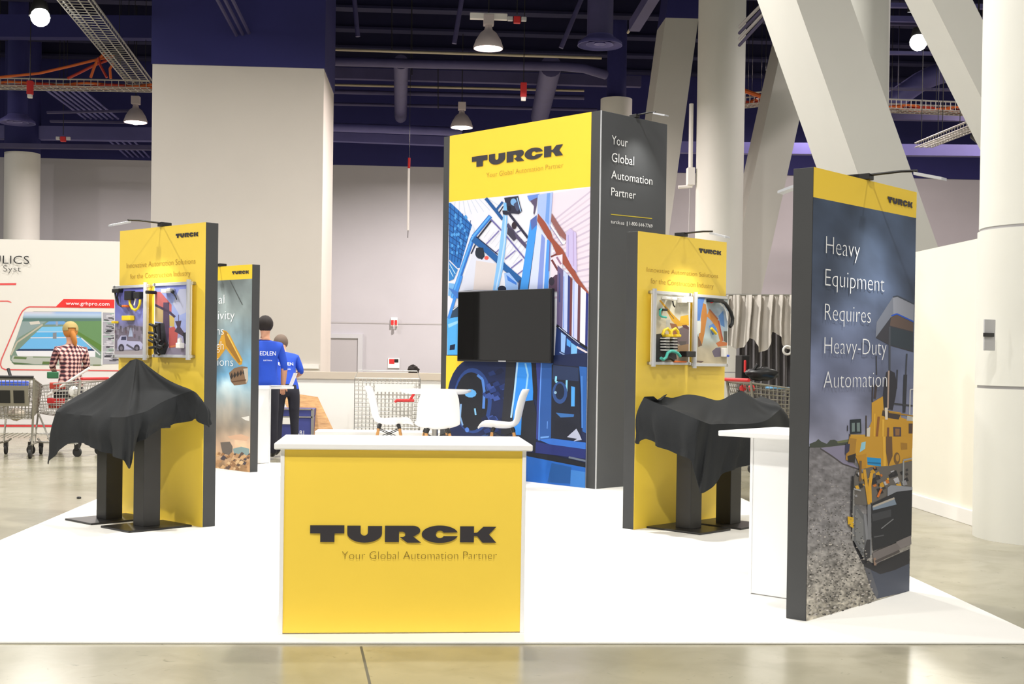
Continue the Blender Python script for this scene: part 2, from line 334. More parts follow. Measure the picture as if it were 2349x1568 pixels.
def flood(px, py, d, label):
    p = P(px, py, d); t = thing('flood_light', label, 'lamp', p, 0)
    MB().lathe((0, 0, 0), [(.0, .3), (.12, .28), (.17, .1), (.19, 0)], 20).build('housing', 'black_metal', t, smooth=True)
    aim = (Vector((0, 8, 1.0))-p).normalized(); o = MB().ball((0, 0, 0), (.17, .17, .17), 16).build('lens', 'flood_glow', t, smooth=True); o.location = aim*.08
    MB().tube([(0, 0, .2), (0, 0, CEIL-p.z)], .015, 6).build('hanger', 'black_metal', t)
    l = light('flood_beam', 'SPOT', aim*.3, 700, (1, .98, .92), .15, (0, 0, 0), t, 70, .8); l.rotation_euler = aim.to_track_quat('-Z', 'Y').to_euler()
flood(91, 38, 23.5, 'blinding flood light under the ceiling, top left')
flood(2108, 96, 26.0, 'blinding flood light under the ceiling, top right')
# ---------------------------------------------------------------- ceiling services
def pipe(pts, r, m, name, label, cat, n=10, group=None):
    q = MB().tube([P(*p) for p in pts], r, n); return q.solo(name, m, label, cat, group, smooth=True)
def beam(p0, p1, hh, dd, m, name, label, cat, group=None):
    a, b = P(*p0), P(*p1); q = MB()
    up = Vector((0, 0, hh/2)); n = Vector((0, dd/2, 0)) if abs((b-a).x) > abs((b-a).y) else Vector((dd/2, 0, 0))
    q.hexa([a-n-up, b-n-up, b+n-up, a+n-up], [a-n+up, b-n+up, b+n+up, a+n+up]); return q.solo(name, m, label, cat, group)
for i in range(13):
    yy = 13+2.0*i
    MB().b2((-30, yy, 9.7), (33, yy+.18, 10.3)).b2((-30, yy-.1, 9.66), (33, yy+.28, 9.72)).solo('ceiling_joist', 'navy_dark', 'dark navy steel joist crossing the ceiling', 'joist', 'ceiling joists')
def wl(px): return px
pipe([(754, 113, 27.3), (1380, 133, 27.3)], .03, 'conduit', 'conduit_pipe', 'thin pale conduit crossing just under the cross bracket lamp', 'pipe')
pipe([(754, 140, 28.2), (1000, 147, 28.2), (1290, 152, 28.2), (1340, 157, 28.3), (1390, 172, 28.6)], .1, 'dusk_duct', 'ceiling_duct', 'long thin round duct running just below the pale conduit', 'duct')
beam((754, 168, 33.4), (1470, 188, 33.4), .28, .2, 'dusk_duct', 'ceiling_beam', 'dusky ceiling beam between the upper duct and middle pipe', 'beam')
pipe([(754, 194, 34.5), (1340, 208, 34.5)], .035, 'conduit', 'conduit_pipe', 'middle pale pipe crossing behind the two short ducts', 'pipe')
pipe([(754, 210, 35.0), (1340, 224, 35.0)], .06, 'dusk_duct', 'ceiling_duct', 'slim dusky duct hugging the middle pale pipe', 'duct')
pipe([(754, 238, 35.4), (1370, 252, 35.4)], .045, 'dusk_duct', 'conduit_pipe', 'dusky pipe crossing above the smaller high bay lamp', 'pipe')
pipe([(754, 291, 34.5), (1060, 302, 34.5)], .12, 'purple_duct', 'ceiling_duct', 'purple round duct lit beside the smaller high bay lamp', 'duct')
beam((754, 314, 36), (1060, 326, 36), .24, .25, 'purple_duct', 'ceiling_beam', 'lowest purple beam above the navy wall band', 'beam')
def depth_duct(px0, py0, d0, px1, py1, r0, label):
    a = P(px0, py0, d0); rr = ray(px1, py1); b = CAMP + rr*((a.z-CAMP.z)/rr.z)
    return MB().tube([a, b], r0, 16).solo('branch_duct', 'dusk_duct', label, 'duct', smooth=True)
depth_duct(920, 142, 28.6, 919, 268, .165, 'short vertical looking branch duct left of the cross bracket lamp')
depth_duct(1264, 152, 28.6, 1238, 268, .24, 'wide slanting branch duct left of the ceiling diffuser')
for k, (x0_, y0_, x1_, y1_) in enumerate(((810, -30, 821, 84), (1064, -30, 1042, 100), (1345, -30, 1287, 110))):
    pipe([(x0_, y0_, 26.2), (x1_, y1_, 26.2)], .05, 'dusk_duct', 'hanger_strut', ('leftmost', 'middle', 'rightmost')[k]+' of the three slanting hanger struts over the tower', 'strut')
for k, (px, y0_, y1_, d) in enumerate(((899, -20, 118, 27.3), (945, -20, 172, 30), (1005, 150, 250, 31))):
    pipe([(px, y0_, d), (px, y1_, d)], .012, 'black_metal', 'hanger_rod', 'thin black hanger rod at the recess ceiling', 'rod', 6, 'thin hanger rods')
def diffuser(px, py, d, r, duct_r, label, m='purple_duct', m2='dusk_duct'):
    p = P(px, py, d); t = thing('ceiling_diffuser', label, 'diffuser', p, 0)
    MB().lathe((0, 0, 0), [(r, .0), (r*.98, .06), (r*.6, .17), (duct_r, .2)], 28).build('outer_ring', m, t, smooth=True, solid=.01)
    MB().lathe((0, 0, 0), [(r*.62, .02), (r*.38, .12)], 28).build('inner_ring', m, t, smooth=True, solid=.01)
    MB().lathe((0, 0, 0), [(.001, .0), (r*.28, .03), (r*.18, .1)], 24).build('centre_cone', m, t, smooth=True)
    MB().lathe((0, 0, 0), [(duct_r, .18), (duct_r, CEIL-p.z)], 24).build('drop_duct', m2, t, smooth=True)
diffuser(1376, 105, 25.5, .44, .26, 'round purple diffuser under a drop duct above the tower')
diffuser(40, 283, 31, .41, .23, 'round purple diffuser under a drop duct, far left', m2='navy_paint')
beam((1455, 60, 24), (1560, -110, 21), .2, .2, 'dusk_duct', 'ceiling_beam', 'slanting dark beam right of the tower diffuser', 'beam')
pipe([(1440, 75, 24.6), (1510, -30, 22.8)], .025, 'conduit', 'conduit_pipe', 'short slanting pale conduit right of the tower diffuser', 'pipe')
def strobe(px, py, d, label, tall=False):
    p = P(px, py, d); t = thing('alarm_strobe', label, 'alarm', p, 0)
    MB().box((0, 0, 0), (.13, .1, .3 if tall else .13)).build('body', 'red', t, bevel=.01)
    if tall: MB().box((0, 0, -.19), (.1, .09, .08)).build('lens', 'white_paint', t, bevel=.01)
    else:
        for s_ in (-1, 1): MB().box((.13*s_, 0, .02), (.1, .08, .08)).build('lens', 'clear_grey', t, bevel=.01)
    MB().tube([(0, 0, .1), (0, 0, CEIL-p.z)], .01, 6).build('cord', 'black_metal', t)
strobe(1201, 206, 27, 'tall red alarm hanging on a cord left of the tower diffuser', True)
strobe(1186, 46, 24.5, 'red alarm with two clear lenses beside the cross bracket lamp')
strobe(145, 319, 33, 'red alarm with two clear lenses under the left purple beam')
strobe(69, 201, 28.6, 'red and white alarm in front of the left cable tray', True)
# --- cable trays of bent wire
def tray(a, b, wdt, h, n, label, cables=0, side=None, m='zinc', cab='orange_cable'):
    a, b = Vector(a), Vector(b); t = thing('cable_tray', label, 'cable tray', a, 0); d = (b-a).normalized(); L = (b-a).length
    sd = side or Vector((d.y, -d.x, 0)).normalized(); up = Vector((0, 0, 1))
    for k, o in enumerate((-1, -.34, .34, 1)):
        MB().tube([a+sd*(wdt/2*o), b+sd*(wdt/2*o)], .014, 6).build('long_wire', m, t, world=True)
    for o in (-1, 1):
        MB().tube([a+sd*(wdt/2*o)+up*h, b+sd*(wdt/2*o)+up*h], .02, 6).build('top_rail', m, t, world=True)
    for i in range(n):
        p = a+d*(L*(i+.5)/n)
        MB().tube([p-sd*wdt/2+up*h, p-sd*wdt/2, p+sd*wdt/2, p+sd*wdt/2+up*h], .009, 5).build('cross_wire', m, t, world=True)
    for s_ in (.12, .5, .88):
        p = a+d*(L*s_)
        for o in (-1, 1): MB().tube([p+sd*(wdt/2*o)+up*h, Vector((p.x+sd.x*wdt/2*o, p.y+sd.y*wdt/2*o, CEIL))], .008, 5).build('hanger_rod', 'black_metal', t, world=True)
    for c in range(cables):
        pts = [a+d*(L*i/14)+sd*(wdt*(.35*math.sin(i*1.1+c*2.1)))+up*(.04+.03*c % .1) for i in range(15)]
        MB().tube(pts, .028, 6).build('cable', cab if c % 2 == 0 else ('orange_cable' if cab != 'orange_cable' else 'brick_red'), t, world=True, smooth=True)
    return t
zt_ = P(165, 0, 22.8).z
def Z(px, py, z): r = ray(px, py); return CAMP + r*((z-CAMP.z)/r.z)
tray(Z(128, -50, zt_), Z(322, 196, zt_), .55, .11, 46, 'long galvanised wire tray running diagonally to the grey block')
tray(Z(-60, 199, zt_-.15), Z(350, 206, zt_-.15), .5, .16, 26, 'galvanised wire tray across the far left ceiling holding cables', 3)
for k, pts in enumerate((((262, 128), (225, 136), (160, 152), (90, 168), (-10, 178)), ((255, 135), (215, 150), (180, 168), (155, 180)), ((240, 122), (222, 140), (214, 160), (208, 178)), ((226, 132), (230, 150), (245, 178)), ((262, 142), (252, 158), (254, 180)))):
    pipe([(x, y, 28.7-k*.05) for x, y in pts], .03, 'orange_cable' if k % 2 == 0 else 'brick_red', 'orange_cable', ('longest orange cable swooping left out of the diagonal tray', 'reddish cable dropping left from the diagonal tray', 'short yellowish orange cable hanging mid bundle', 'reddish cable bending right into the lower tray', 'rightmost short orange cable dropping into the lower tray')[k], 'cable', 6)
beam((-20, 304, 35.5), (352, 309, 35.5), .36, .3, 'purple_duct', 'ceiling_beam', 'pale purple beam below the far left diffuser', 'beam')
beam((-20, 334, 34.8), (352, 339, 34.8), .12, .2, 'dusk_duct', 'ceiling_beam', 'thin dusky beam under the pale purple beam at left', 'beam')
for i in range(7):
    pipe([(98+14*i, 200, 30.0), (196+12.5*i, 272, 33.5)], .028, 'purple_duct', 'conduit_pipe', 'one of seven parallel purple conduits under the left tray', 'pipe', 6, 'parallel purple conduits left')
for i in range(5):
    pipe([(250+14*i, 322, 35.8), (296+12*i, 362, 37.4)], .028, 'purple_duct', 'conduit_pipe', 'one of five purple conduits just above the left wall', 'pipe', 6, 'parallel purple conduits by the wall')
for i in range(3):
    pipe([(488+18*i, -20, 22.5), (546+14*i, 88-3*i, 24.8)], .035, 'dusk_duct', 'conduit_pipe', 'one of three dusky conduits above the grey block', 'pipe', 6, 'three conduits above the block')
beam((108, 258, 32), (300, 254, 32), .05, .1, 'dusk_duct', 'hanger_strut', 'upper thin strut carrying the left conduits', 'strut')
beam((115, 278, 33.4), (300, 281, 33.4), .05, .1, 'dusk_duct', 'hanger_strut', 'lower thin strut carrying the left conduits', 'strut')
beam((-10, 62, 29), (350, 65, 29), .5, .3, 'navy_paint', 'ceiling_beam', 'deep navy beam behind the left flood light', 'beam')
# right hand bay
for k, (y0_, y1_, hh, m, d) in enumerate(((12, 16, .09, 'purple_duct', 27), (43, 47, .12, 'purple_duct', 28.5), (55, 58, .05, 'dusk_duct', 29), (121, 125, .07, 'purple_duct', 29), (203, 208, .05, 'dusk_duct', 30))):
    beam((2015, y0_, d), (2275, y1_, d), hh, .12, m, 'ceiling_beam', ('topmost', 'second', 'third', 'fourth', 'fifth')[k]+' thin ceiling rail counted downward in the right bay', 'beam')
fd = MB().tube([P(*p) for p in ((2030, 243, 31), (2060, 222, 31), (2085, 205, 31), (2107, 190, 31), (2130, 178, 31), (2155, 169, 31), (2180, 163, 31), (2230, 158, 31), (2280, 156, 31))], .25, 14)
for px_, py_2 in ((2060, 222), (2155, 169), (2230, 158)):
    q = P(px_, py_2, 31); fd.tube([q+Vector((0, 0, .2)), (q.x, q.y, CEIL)], .012, 5)
fd.solo('flexible_duct', 'purple_duct', 'curved purple flexible duct in the right ceiling bay', 'duct', smooth=True)
zr = P(2150, 250, 29.5).z
tray(P(2020, 252, 29.5), P(2290, 263, 29.5), .5, .2, 24, 'wire tray with twisted orange cables in the right bay', 3)
tray(P(1680, 246, 30.5), P(1760, 238, 30.5), .5, .25, 8, 'short wire tray glimpsed between column and brace', 3)
beam((2020, 268, 33), (2280, 274, 33), .14, .2, 'dusk_duct', 'ceiling_beam', 'dusky beam below the right cable tray', 'beam')
beam((1530, 338, 34.5), (2290, 347, 34.5), .3, .25, 'purple_duct', 'ceiling_beam', 'wide pale purple beam low across the right bays', 'beam')
tray(P(2118, 338, 27.5), P(2256, 284, 23.5), .34, .09, 22, 'short sloping wire tray beside the thick right column')
q = P(2240, 314, 22); MB().tube([P(2232, 311, 22), P(2252, 322, 21.8)], [.06, .09], 12).tube([q, (q.x, q.y, CEIL)], .012, 6).solo('spot_light', 'black_metal', 'small black spotlight tucked beside the thick right column', 'lamp', smooth=True)
for i in range(4):
    pipe([(1696, 62+14*i, 23.5), (1775, -18+12*i, 21.8)], .03, 'wall_grey' if i % 2 == 0 else 'dusk_duct', 'conduit_pipe', 'one of the slanting conduits between column and broad brace', 'pipe', 6, 'slanting conduits between column and brace')
pipe([(1700, 205, 29), (1725, 214, 29), (1748, 222, 29)], .05, 'orange_cable', 'orange_cable', 'orange cable glimpsed between the column and the braces', 'cable', 6)
# hanging aisle sign
p = P(2096, 12, 24); t = thing('aisle_sign', 'small dark hanging sign with grey code in the right bay', 'sign', p, 0)
MB().box((0, 0, 0), (.23, .02, .26)).build('plate', 'black_metal', t)
SIGN = t
# things on the back wall
t = thing('fire_alarm', 'red and white alarm device high on the back wall', 'alarm', PY(904, 745, YB-.06), 0)
MB().b2((-.1, -.05, -.04), (.1, .05, .22)).build('plate', 'white_paint', t, bevel=.01); MB().b2((-.09, -.08, .0), (-.01, -.05, .14)).b2((.02, -.08, 0), (.09, -.08+.03, .14)).build('device', 'red', t); MB().tube([(0, -.06, -.04), (0, -.06, -.13)], .04, 8).build('bell', 'door_grey', t)
q = PY(903, 831, YB-.03); t = thing('wall_notice', 'white notice with a red and black square on the back wall', 'notice', q, 0)
MB().b2((-.17, -.01, -.16), (.17, .02, .13)).build('sheet', 'white_paint', t); MB().b2((-.13, -.014, -.04), (.02, -.011, .1)).build('red_print', 'red', t); MB().b2((.02, -.014, .0), (.14, -.011, .1)).build('black_print', 'black_plastic', t)
t = thing('hanging_pole', 'thin white pole with a red top hanging before the back wall', 'pole', P(936, 540, 30), 0)
MB().tube([P(936, 528, 30), P(938, 386, 30)], .028, 8).build('pole', 'white_paint', t, world=True); MB().tube([P(938, 386, 30), P(939, 362, 30)], .03, 8).build('red_top', 'red', t, world=True); MB().tube([P(939, 362, 30), (P(939, 362, 30).x, P(939, 362, 30).y, CEIL)], .006, 5).build('wire', 'black_metal', t, world=True); MB().tube([P(935.5, 545, 30), P(936, 528, 30)], .008, 5).build('cord', 'black_metal', t, world=True)
# ================================================================ PRINT TOOLS
def homog(src, dst):
    A = []; B = []
    for (x, y), (u, v) in zip(src, dst):
        A.append([x, y, 1, 0, 0, 0, -u*x, -u*y]); B.append(u); A.append([0, 0, 0, x, y, 1, -v*x, -v*y]); B.append(v)
    return np.append(np.linalg.solve(np.array(A, float), np.array(B, float)), 1).reshape(3, 3)
def clip(poly, u0, u1, v0, v1):
    for ax, lim, sg in ((0, u0, 1), (0, u1, -1), (1, v0, 1), (1, v1, -1)):
        out = []
        for i in range(len(poly)):
            p, q = poly[i], poly[(i+1) % len(poly)]; dp, dq = sg*(p[ax]-lim), sg*(q[ax]-lim)
            if dp >= 0: out.append(p)
            if dp*dq < 0:
                t = dp/(dp-dq); out.append(tuple(p[k]+(q[k]-p[k])*t for k in range(len(p))))
        poly = out
        if len(poly) < 3: return []
    return poly
class Face:
    """local frame: x along the face, -y out of it, z up; px4 = TL,TR,BL,BR pixels of the rectangle W x H (from x0,z0)"""
    def __init__(s, px4, W, H, x0=0.0, z0=0.0):
        s.W, s.H, s.x0, s.z0 = W, H, x0, z0
        s.h = homog(px4, [(x0, z0+H), (x0+W, z0+H), (x0, z0), (x0+W, z0)])
    def uv(s, px, py):
        r = s.h @ np.array([px, py, 1.0]); return (r[0]/r[2], r[1]/r[2])
EPS = .00005
class Print:
    def __init__(s, face, y0=-.002, bounds=None):
        s.F = face; s.y = y0; s.v = []; s.f = []; s.c = []; s.b = bounds or (face.x0, face.x0+face.W, face.z0, face.z0+face.H); s.org = (0, 0, 1)
    def zoom(s, ox, oy, k): s.org = (ox, oy, k); return s
    def px(s, p): return (s.org[0]+p[0]/s.org[2], s.org[1]+p[1]/s.org[2])
    def _add(s, uv, cols):
        s.y -= EPS; n = len(s.v); s.v += [(u, s.y, z) for u, z in uv]; s.f.append(list(range(n, n+len(uv)))); s.c += cols
    def poly(s, pts, col, flat=False):
        uv = clip([s.F.uv(*s.px(p)) for p in pts], *s.b)
        if flat: s.y += EPS*.98
        if uv: s._add(uv, [lin(col)]*len(uv))
        elif flat: s.y -= EPS*.98
        return s
    def polyuv(s, uv, col):
        uv = clip(uv, *s.b)
        if uv: s._add(uv, [lin(col)]*len(uv))
        return s
    def line(s, pts, w, col):
        for a, b in zip(pts[:-1], pts[1:]):
            dx, dy = b[0]-a[0], b[1]-a[1]; L = math.hypot(dx, dy) or 1; nx, ny = -dy/L*w/2, dx/L*w/2
            s.poly([(a[0]+nx, a[1]+ny), (b[0]+nx, b[1]+ny), (b[0]-nx, b[1]-ny), (a[0]-nx, a[1]-ny)], col)
        return s
    def ell(s, cx, cy, rx, ry, col, n=24, a0=0, a1=360):
        return s.poly([(cx+rx*math.cos(math.radians(a0+(a1-a0)*i/n)), cy+ry*math.sin(math.radians(a0+(a1-a0)*i/n))) for i in range(n+(0 if a1-a0 == 360 else 1))], col)
    def grid(s, q, nu, nv, fn):              # q = TL,TR,BR,BL in current pixels, fn(u,v)->rgb 0..255 (v from top)
        uv = [s.F.uv(*s.px(p)) for p in q]; s.y -= EPS; n = len(s.v); b = s.b
        for j in range(nv+1):
            for i in range(nu+1):
                u, v = i/nu, j/nv
                x = (uv[0][0]*(1-u)+uv[1][0]*u)*(1-v)+(uv[3][0]*(1-u)+uv[2][0]*u)*v; z = (uv[0][1]*(1-u)+uv[1][1]*u)*(1-v)+(uv[3][1]*(1-u)+uv[2][1]*u)*v
                s.v.append((min(max(x, b[0]), b[1]), s.y, min(max(z, b[2]), b[3])))
        for j in range(nv):
            for i in range(nu):
                a = n+j*(nu+1)+i; s.f.append([a, a+1, a+nu+2, a+nu+1])
                s.c += [lin(fn(x/nu, y/nv)) for x, y in ((i, j), (i+1, j), (i+1, j+1), (i, j+1))]
        return s
    def build(s, name, parent, label=None):
        me = bpy.data.meshes.new(name); me.from_pydata(s.v, [], s.f); me.materials.append(PRINT)
        ca = me.color_attributes.new('Col', 'FLOAT_COLOR', 'CORNER'); flat = np.ones((len(s.c), 4), 'f'); flat[:, :3] = np.array(s.c); ca.data.foreach_set('color', flat.ravel())
        o = bpy.data.objects.new(name, me); link(o); o.parent = parent; MW[o.name] = MW[parent.name].copy()
        if label: o['label'] = label
        return o
_T = {}
def text_mesh(body, thin=0.0):
    k = (body, thin)
    if k in _T: return _T[k]
    cu = bpy.data.curves.new('txt', 'FONT'); cu.body = body; cu.size = 1.0; cu.resolution_u = 3; cu.offset = thin
    o = bpy.data.objects.new('txt', cu); link(o); dg = bpy.context.evaluated_depsgraph_get(); me = bpy.data.meshes.new_from_object(o.evaluated_get(dg))
    vs_ = [tuple(v.co) for v in me.vertices]; fs = [list(p.vertices) for p in me.polygons]
    bpy.data.objects.remove(o, do_unlink=True); bpy.data.curves.remove(cu); bpy.data.meshes.remove(me)
    _T[k] = (vs_, fs); return _T[k]
CAPH = .73
def text_uv(body, a, b, cap, y, parent, m, thin=0.0, name='lettering', label=None):
    """local: from a=(x,z) to b=(x,z) baseline, cap height"""
    vs_, fs = text_mesh(body, thin); x0_ = min(v[0] for v in vs_); x1_ = max(v[0] for v in vs_); w_ = x1_-x0_
    out = [(a[0]+(b[0]-a[0])*(v[0]-x0_)/w_, y, a[1]+(b[1]-a[1])*(v[0]-x0_)/w_+v[1]/CAPH*cap) for v in vs_]
    rng = sorted((min(vs_[i][0] for i in f), max(vs_[i][0] for i in f), f) for f in fs); words = [[]]; xm = rng[0][1]
    for lo, hi, f in rng:
        if lo-xm > .17: words.append([])
        words[-1].append(f); xm = max(xm, hi)
    for wf in words:                                   # one part per word
        ids = sorted({i for f in wf for i in f}); mp = {i: k for k, i in enumerate(ids)}
        o = MB().add([out[i] for i in ids], [[mp[i] for i in f] for f in wf]).build(name, m, parent, label=label)
    return o
def text_px(face, body, pa, pb, ptop, parent, m, y=-.006, thin=0.0, level=True, **kw):
    a = face.uv(*pa); b = face.uv(*pb); c = face.uv(*ptop)
    if level: z = (a[1]+b[1])/2; a, b = (a[0], z), (b[0], z)
    return text_uv(body, a, b, abs(c[1]-face.uv(*pa)[1]), y, parent, m, thin, **kw)
def arc(cx, cy, rx, ry, a0, a1, n): return [(cx+rx*math.cos(math.radians(a0+(a1-a0)*i/n)), cy+ry*math.sin(math.radians(a0+(a1-a0)*i/n))) for i in range(n+1)]
GL = [[(275, 740), (510, 740), (510, 797), (443, 797), (443, 858), (345, 858), (345, 797), (275, 797)],
      [(530, 742), (622, 742), (622, 790)] + arc(647, 790, 25, 22, 180, 0, 8) + [(672, 744), (770, 744), (770, 795)] + arc(650, 795, 120, 67, 0, 180, 18),
      [(790, 742), (975, 742)] + arc(985, 776, 50, 34, -90, 40, 8) + [(1000, 812), (985, 818), (1042, 862), (945, 862), (892, 822), (910, 822)] + arc(910, 803, 22, 19, 90, -90, 8) + [(888, 784), (888, 858), (790, 858)],
      arc(1172, 802, 127, 62, -12, -348, 36) + [(1205, 815)] + arc(1172, 803, 29, 27, 25, 335, 12) + [(1205, 791)],
      [(1312, 745), (1410, 745), (1410, 792), (1432, 790), (1475, 748), (1567, 748), (1515, 803), (1567, 862), (1470, 862), (1433, 816), (1410, 813), (1410, 860), (1312, 860)]]
def logo(face, TL, TR, BL, parent, y=-.006, m='text_dark'):
    a, b, c = face.uv(*TL), face.uv(*TR), face.uv(*BL); hz = abs(a[1]-c[1]); zt_ = (a[1]+b[1])/2
    g = MB()
    for gl in GL:
        g.add([(a[0]+(b[0]-a[0])*(x-275)/1292, y, zt_-hz*(yy-740)/122) for x, yy in gl], [list(range(len(gl)))])
    return g.build('logo_lettering', m, parent)
def vnoise(seed):
    rg = np.random.RandomState(seed); T = rg.rand(64, 64)
    def f(x, y):
        r = 0; amp = 1; tot = 0
        for o in range(4):
            xi, yi = int(math.floor(x)), int(math.floor(y)); fx, fy = x-xi, y-yi; fx = fx*fx*(3-2*fx); fy = fy*fy*(3-2*fy)
            t = T[xi % 64][yi % 64]*(1-fx)*(1-fy)+T[(xi+1) % 64][yi % 64]*fx*(1-fy)+T[xi % 64][(yi+1) % 64]*(1-fx)*fy+T[(xi+1) % 64][(yi+1) % 64]*fx*fy
            r += t*amp; tot += amp; amp *= .5; x *= 2.03; y *= 2.03
        return r/tot
    return f
def ramp(stops, v):
    for (a, ca), (b, cb) in zip(stops[:-1], stops[1:]):
        if v <= b:
            t = max(0, (v-a)/(b-a)); return tuple(ca[i]+(cb[i]-ca[i])*t for i in range(3))
    return stops[-1][1]
# ================================================================ PANELS
PH = 2.60506*S; TH = 4.30426*S
def panel(name, label, x, y, ang, W, T, H, group=None, frame='charcoal'):
    t = thing(name, label, 'display panel', (x*S, y*S, .012), ang, group)
    MB().b2((0, 0, 0), (W, T, H-.012)).build('body', frame, t, bevel=.003)
    return t
def arm_light(face_parent, u, W_out, label, side=-1, T=0.0, head=.16, on=True, z=PH):
    M = MW[face_parent.name]; base = M @ Vector((u, T, z-.012)); t = thing('arm_light', label, 'lamp', base, math.atan2(M[1][0], M[0][0]))
    MB().box((0, .03*-side, .02), (.06, .1, .036)).build('clamp', 'black_metal', t, bevel=.004)
    MB().tube([(0, 0, .03), (0, side*W_out*.6, .035), (0, side*W_out*.88, .03)], .008, 6).build('arm', 'black_metal', t)
    MB().hexa([(-.035, side*W_out*.86, .005), (.035, side*W_out*.86, .005), (.035, side*(W_out*.86+head), -.035), (-.035, side*(W_out*.86+head), -.035)], [(-.035, side*W_out*.86, .022), (.035, side*W_out*.86, .022), (.035, side*(W_out*.86+head), -.02), (-.035, side*(W_out*.86+head), -.02)]).build('lamp_head', 'alu', t)
    if on:
        l = light('arm_lamp_light', 'SPOT', (0, side*(W_out+.02), -.03), ARM_W*10, (1, .96, .86), .05, (0, 0, 0), t, 100, 1.0)
        l.rotation_euler = (Vector((0, -side*.2, -1.0))).to_track_quat('-Z', 'Y').to_euler()
    return t
# ---- right hand dark panel with the paver picture
Wr = 1.3731*S; Tr = .128*S
pr = panel('standing_banner', 'tall panel reading Heavy Equipment Requires Heavy-Duty Automation', 2.1394, 7.2167, .7858, Wr, Tr, PH)
FR = Face([(1866, 384), (2100.4, 441), (1848.5, 1430), (2088, 1359)], Wr, PH-.012)
nz1, nz2 = vnoise(3), vnoise(5)
hd = Print(FR).zoom(1780, 360, 2.9025); hd.poly([(250, 70), (932, 235), (926, 405), (246, 268)], (255, 218, 70)); hdo = hd.build('header_print', pr, 'yellow header band')
A = Print(FR)
def sky_r(u, v):
    n = nz1(u*3+1, v*6); m_ = nz2(u*5, v*9)
    c = ramp([(0, (74, 90, 116)), (.35, (84, 98, 126)), (.7, (112, 120, 150)), (1, (160, 162, 188))], v); k = .62+.7*n+.18*(m_-.5); return tuple(min(255, max(0, x*k)) for x in c)
A.zoom(1780, 360, 2.9025).grid([(246, 268), (926, 405), (910, 1910), (214, 1925)], 24, 60, sky_r)
A.zoom(1840, 1000, 3.563)
def gravel(u, v):
    n = nz1(u*14*(1.6-v), v*34*(1.5-.6*v)); m_ = nz2(u*60, v*90); c = ramp([(0, (128, 126, 132)), (.5, (146, 144, 146)), (1, (172, 166, 152))], v); k = .72+.56*n+(m_-.5)*(.25+.75*v); return tuple(min(255, max(0, x*k)) for x in c)
A.grid([(58, 92), (905, 40), (880, 1275), (25, 1540)], 70, 130, gravel)
A.poly([(150, 95), (420, 62), (420, 230), (460, 262), (330, 226), (240, 160)], (140, 136, 162)).line([(145, 98), (240, 160), (330, 226), (460, 270)], 12, (80, 76, 80))
A.poly([(58, 92), (58, 60), (110, 40), (130, 20), (155, 42), (200, 60), (225, 30), (260, 25), (290, 40), (420, 20), (420, 62), (150, 90)], (72, 78, 70)).poly([(280, 40), (420, 14), (420, 40), (290, 55)], (112, 118, 84))
A.poly([(505, 1060), (880, 985), (880, 1280), (612, 1345)], (74, 80, 96)).poly([(410, 840), (480, 980), (590, 1060), (880, 930), (880, 1050), (760, 1105), (640, 1140), (505, 1075), (420, 900)], (46, 46, 52))
A.poly([(505, 1075), (560, 1100), (625, 1300), (612, 1345), (560, 1250)], (96, 98, 106))
A.zoom(1840, 660, 4.3556)
A.poly([(900, 85), (945, 75), (1112, 155), (1106, 335), (940, 258), (880, 285), (728, 492), (738, 335)], (146, 150, 164)).poly([(900, 85), (905, 275), (880, 285), (728, 492), (738, 335)], (120, 126, 142))
A.line([(900, 85), (945, 75), (1112, 155)], 14, (62, 70, 84)).poly([(730, 490), (882, 285), (940, 258), (1106, 338), (1106, 636), (870, 568)], (58, 58, 66)).poly([(882, 290), (940, 262), (1104, 342), (1104, 430), (870, 370)], (96, 80, 74)).line([(885, 272), (940, 252), (1106, 330)], 14, (40, 84, 190)).poly([(868, 380), (1100, 440), (1100, 620), (868, 560)], (50, 60, 70))
A.line([(868, 380), (868, 830)], 20, (70, 74, 84)).line([(735, 670), (738, 860)], 14, (60, 62, 72)).line([(1040, 650), (1030, 860)], 16, (62, 66, 76)).poly([(1008, 860), (1045, 860), (1035, 1130), (1028, 1240), (1000, 1240), (1000, 1120)], (50, 52, 60)).line([(945, 810), (938, 1000)], 14, (56, 58, 66))
A.poly([(835, 835), (870, 815), (920, 840), (945, 960), (930, 1080), (900, 1215), (800, 1190), (805, 1050), (820, 920)], (48, 48, 56)).line([(860, 820), (852, 1200)], 16, (170, 150, 140)).line([(700, 960), (695, 1130)], 14, (60, 56, 62)).line([(735, 960), (720, 1100)], 24, (70, 60, 60))
A.poly([(690, 1142), (802, 1076), (810, 1212), (980, 1240), (985, 1290), (1105, 1325), (1100, 1600), (620, 1600), (640, 1440), (690, 1330)], (206, 156, 52))
A.poly([(800, 1215), (985, 1250), (960, 1310), (860, 1295), (790, 1270)], (70, 60, 58)).line([(910, 1150), (1100, 1172)], 16, (60, 62, 66)).line([(1075, 1010), (1070, 1260)], 12, (200, 200, 205)).line([(1075, 1010), (1105, 1005)], 12, (200, 200, 205)).poly([(1045, 1260), (1102, 1262), (1100, 1325), (1040, 1320)], (190, 190, 185)).line([(860, 1235), (1105, 1275)], 14, (170, 130, 52))
A.poly([(905, 1385), (985, 1388), (985, 1482), (908, 1480)], (78, 66, 78)).poly([(925, 1400), (970, 1402), (968, 1470), (928, 1470)], (150, 110, 70)).poly([(1060, 1350), (1100, 1350), (1098, 1450), (1060, 1450)], (84, 66, 60)).line([(760, 1280), (740, 1500)], 24, (150, 96, 50)).line([(855, 1390), (850, 1560)], 22, (120, 80, 60)).poly([(820, 1190), (850, 1190), (850, 1310), (825, 1310)], (225, 215, 200)).line([(720, 1250), (715, 1480)], 14, (230, 180, 60)).line([(805, 1310), (800, 1560)], 18, (232, 184, 70))
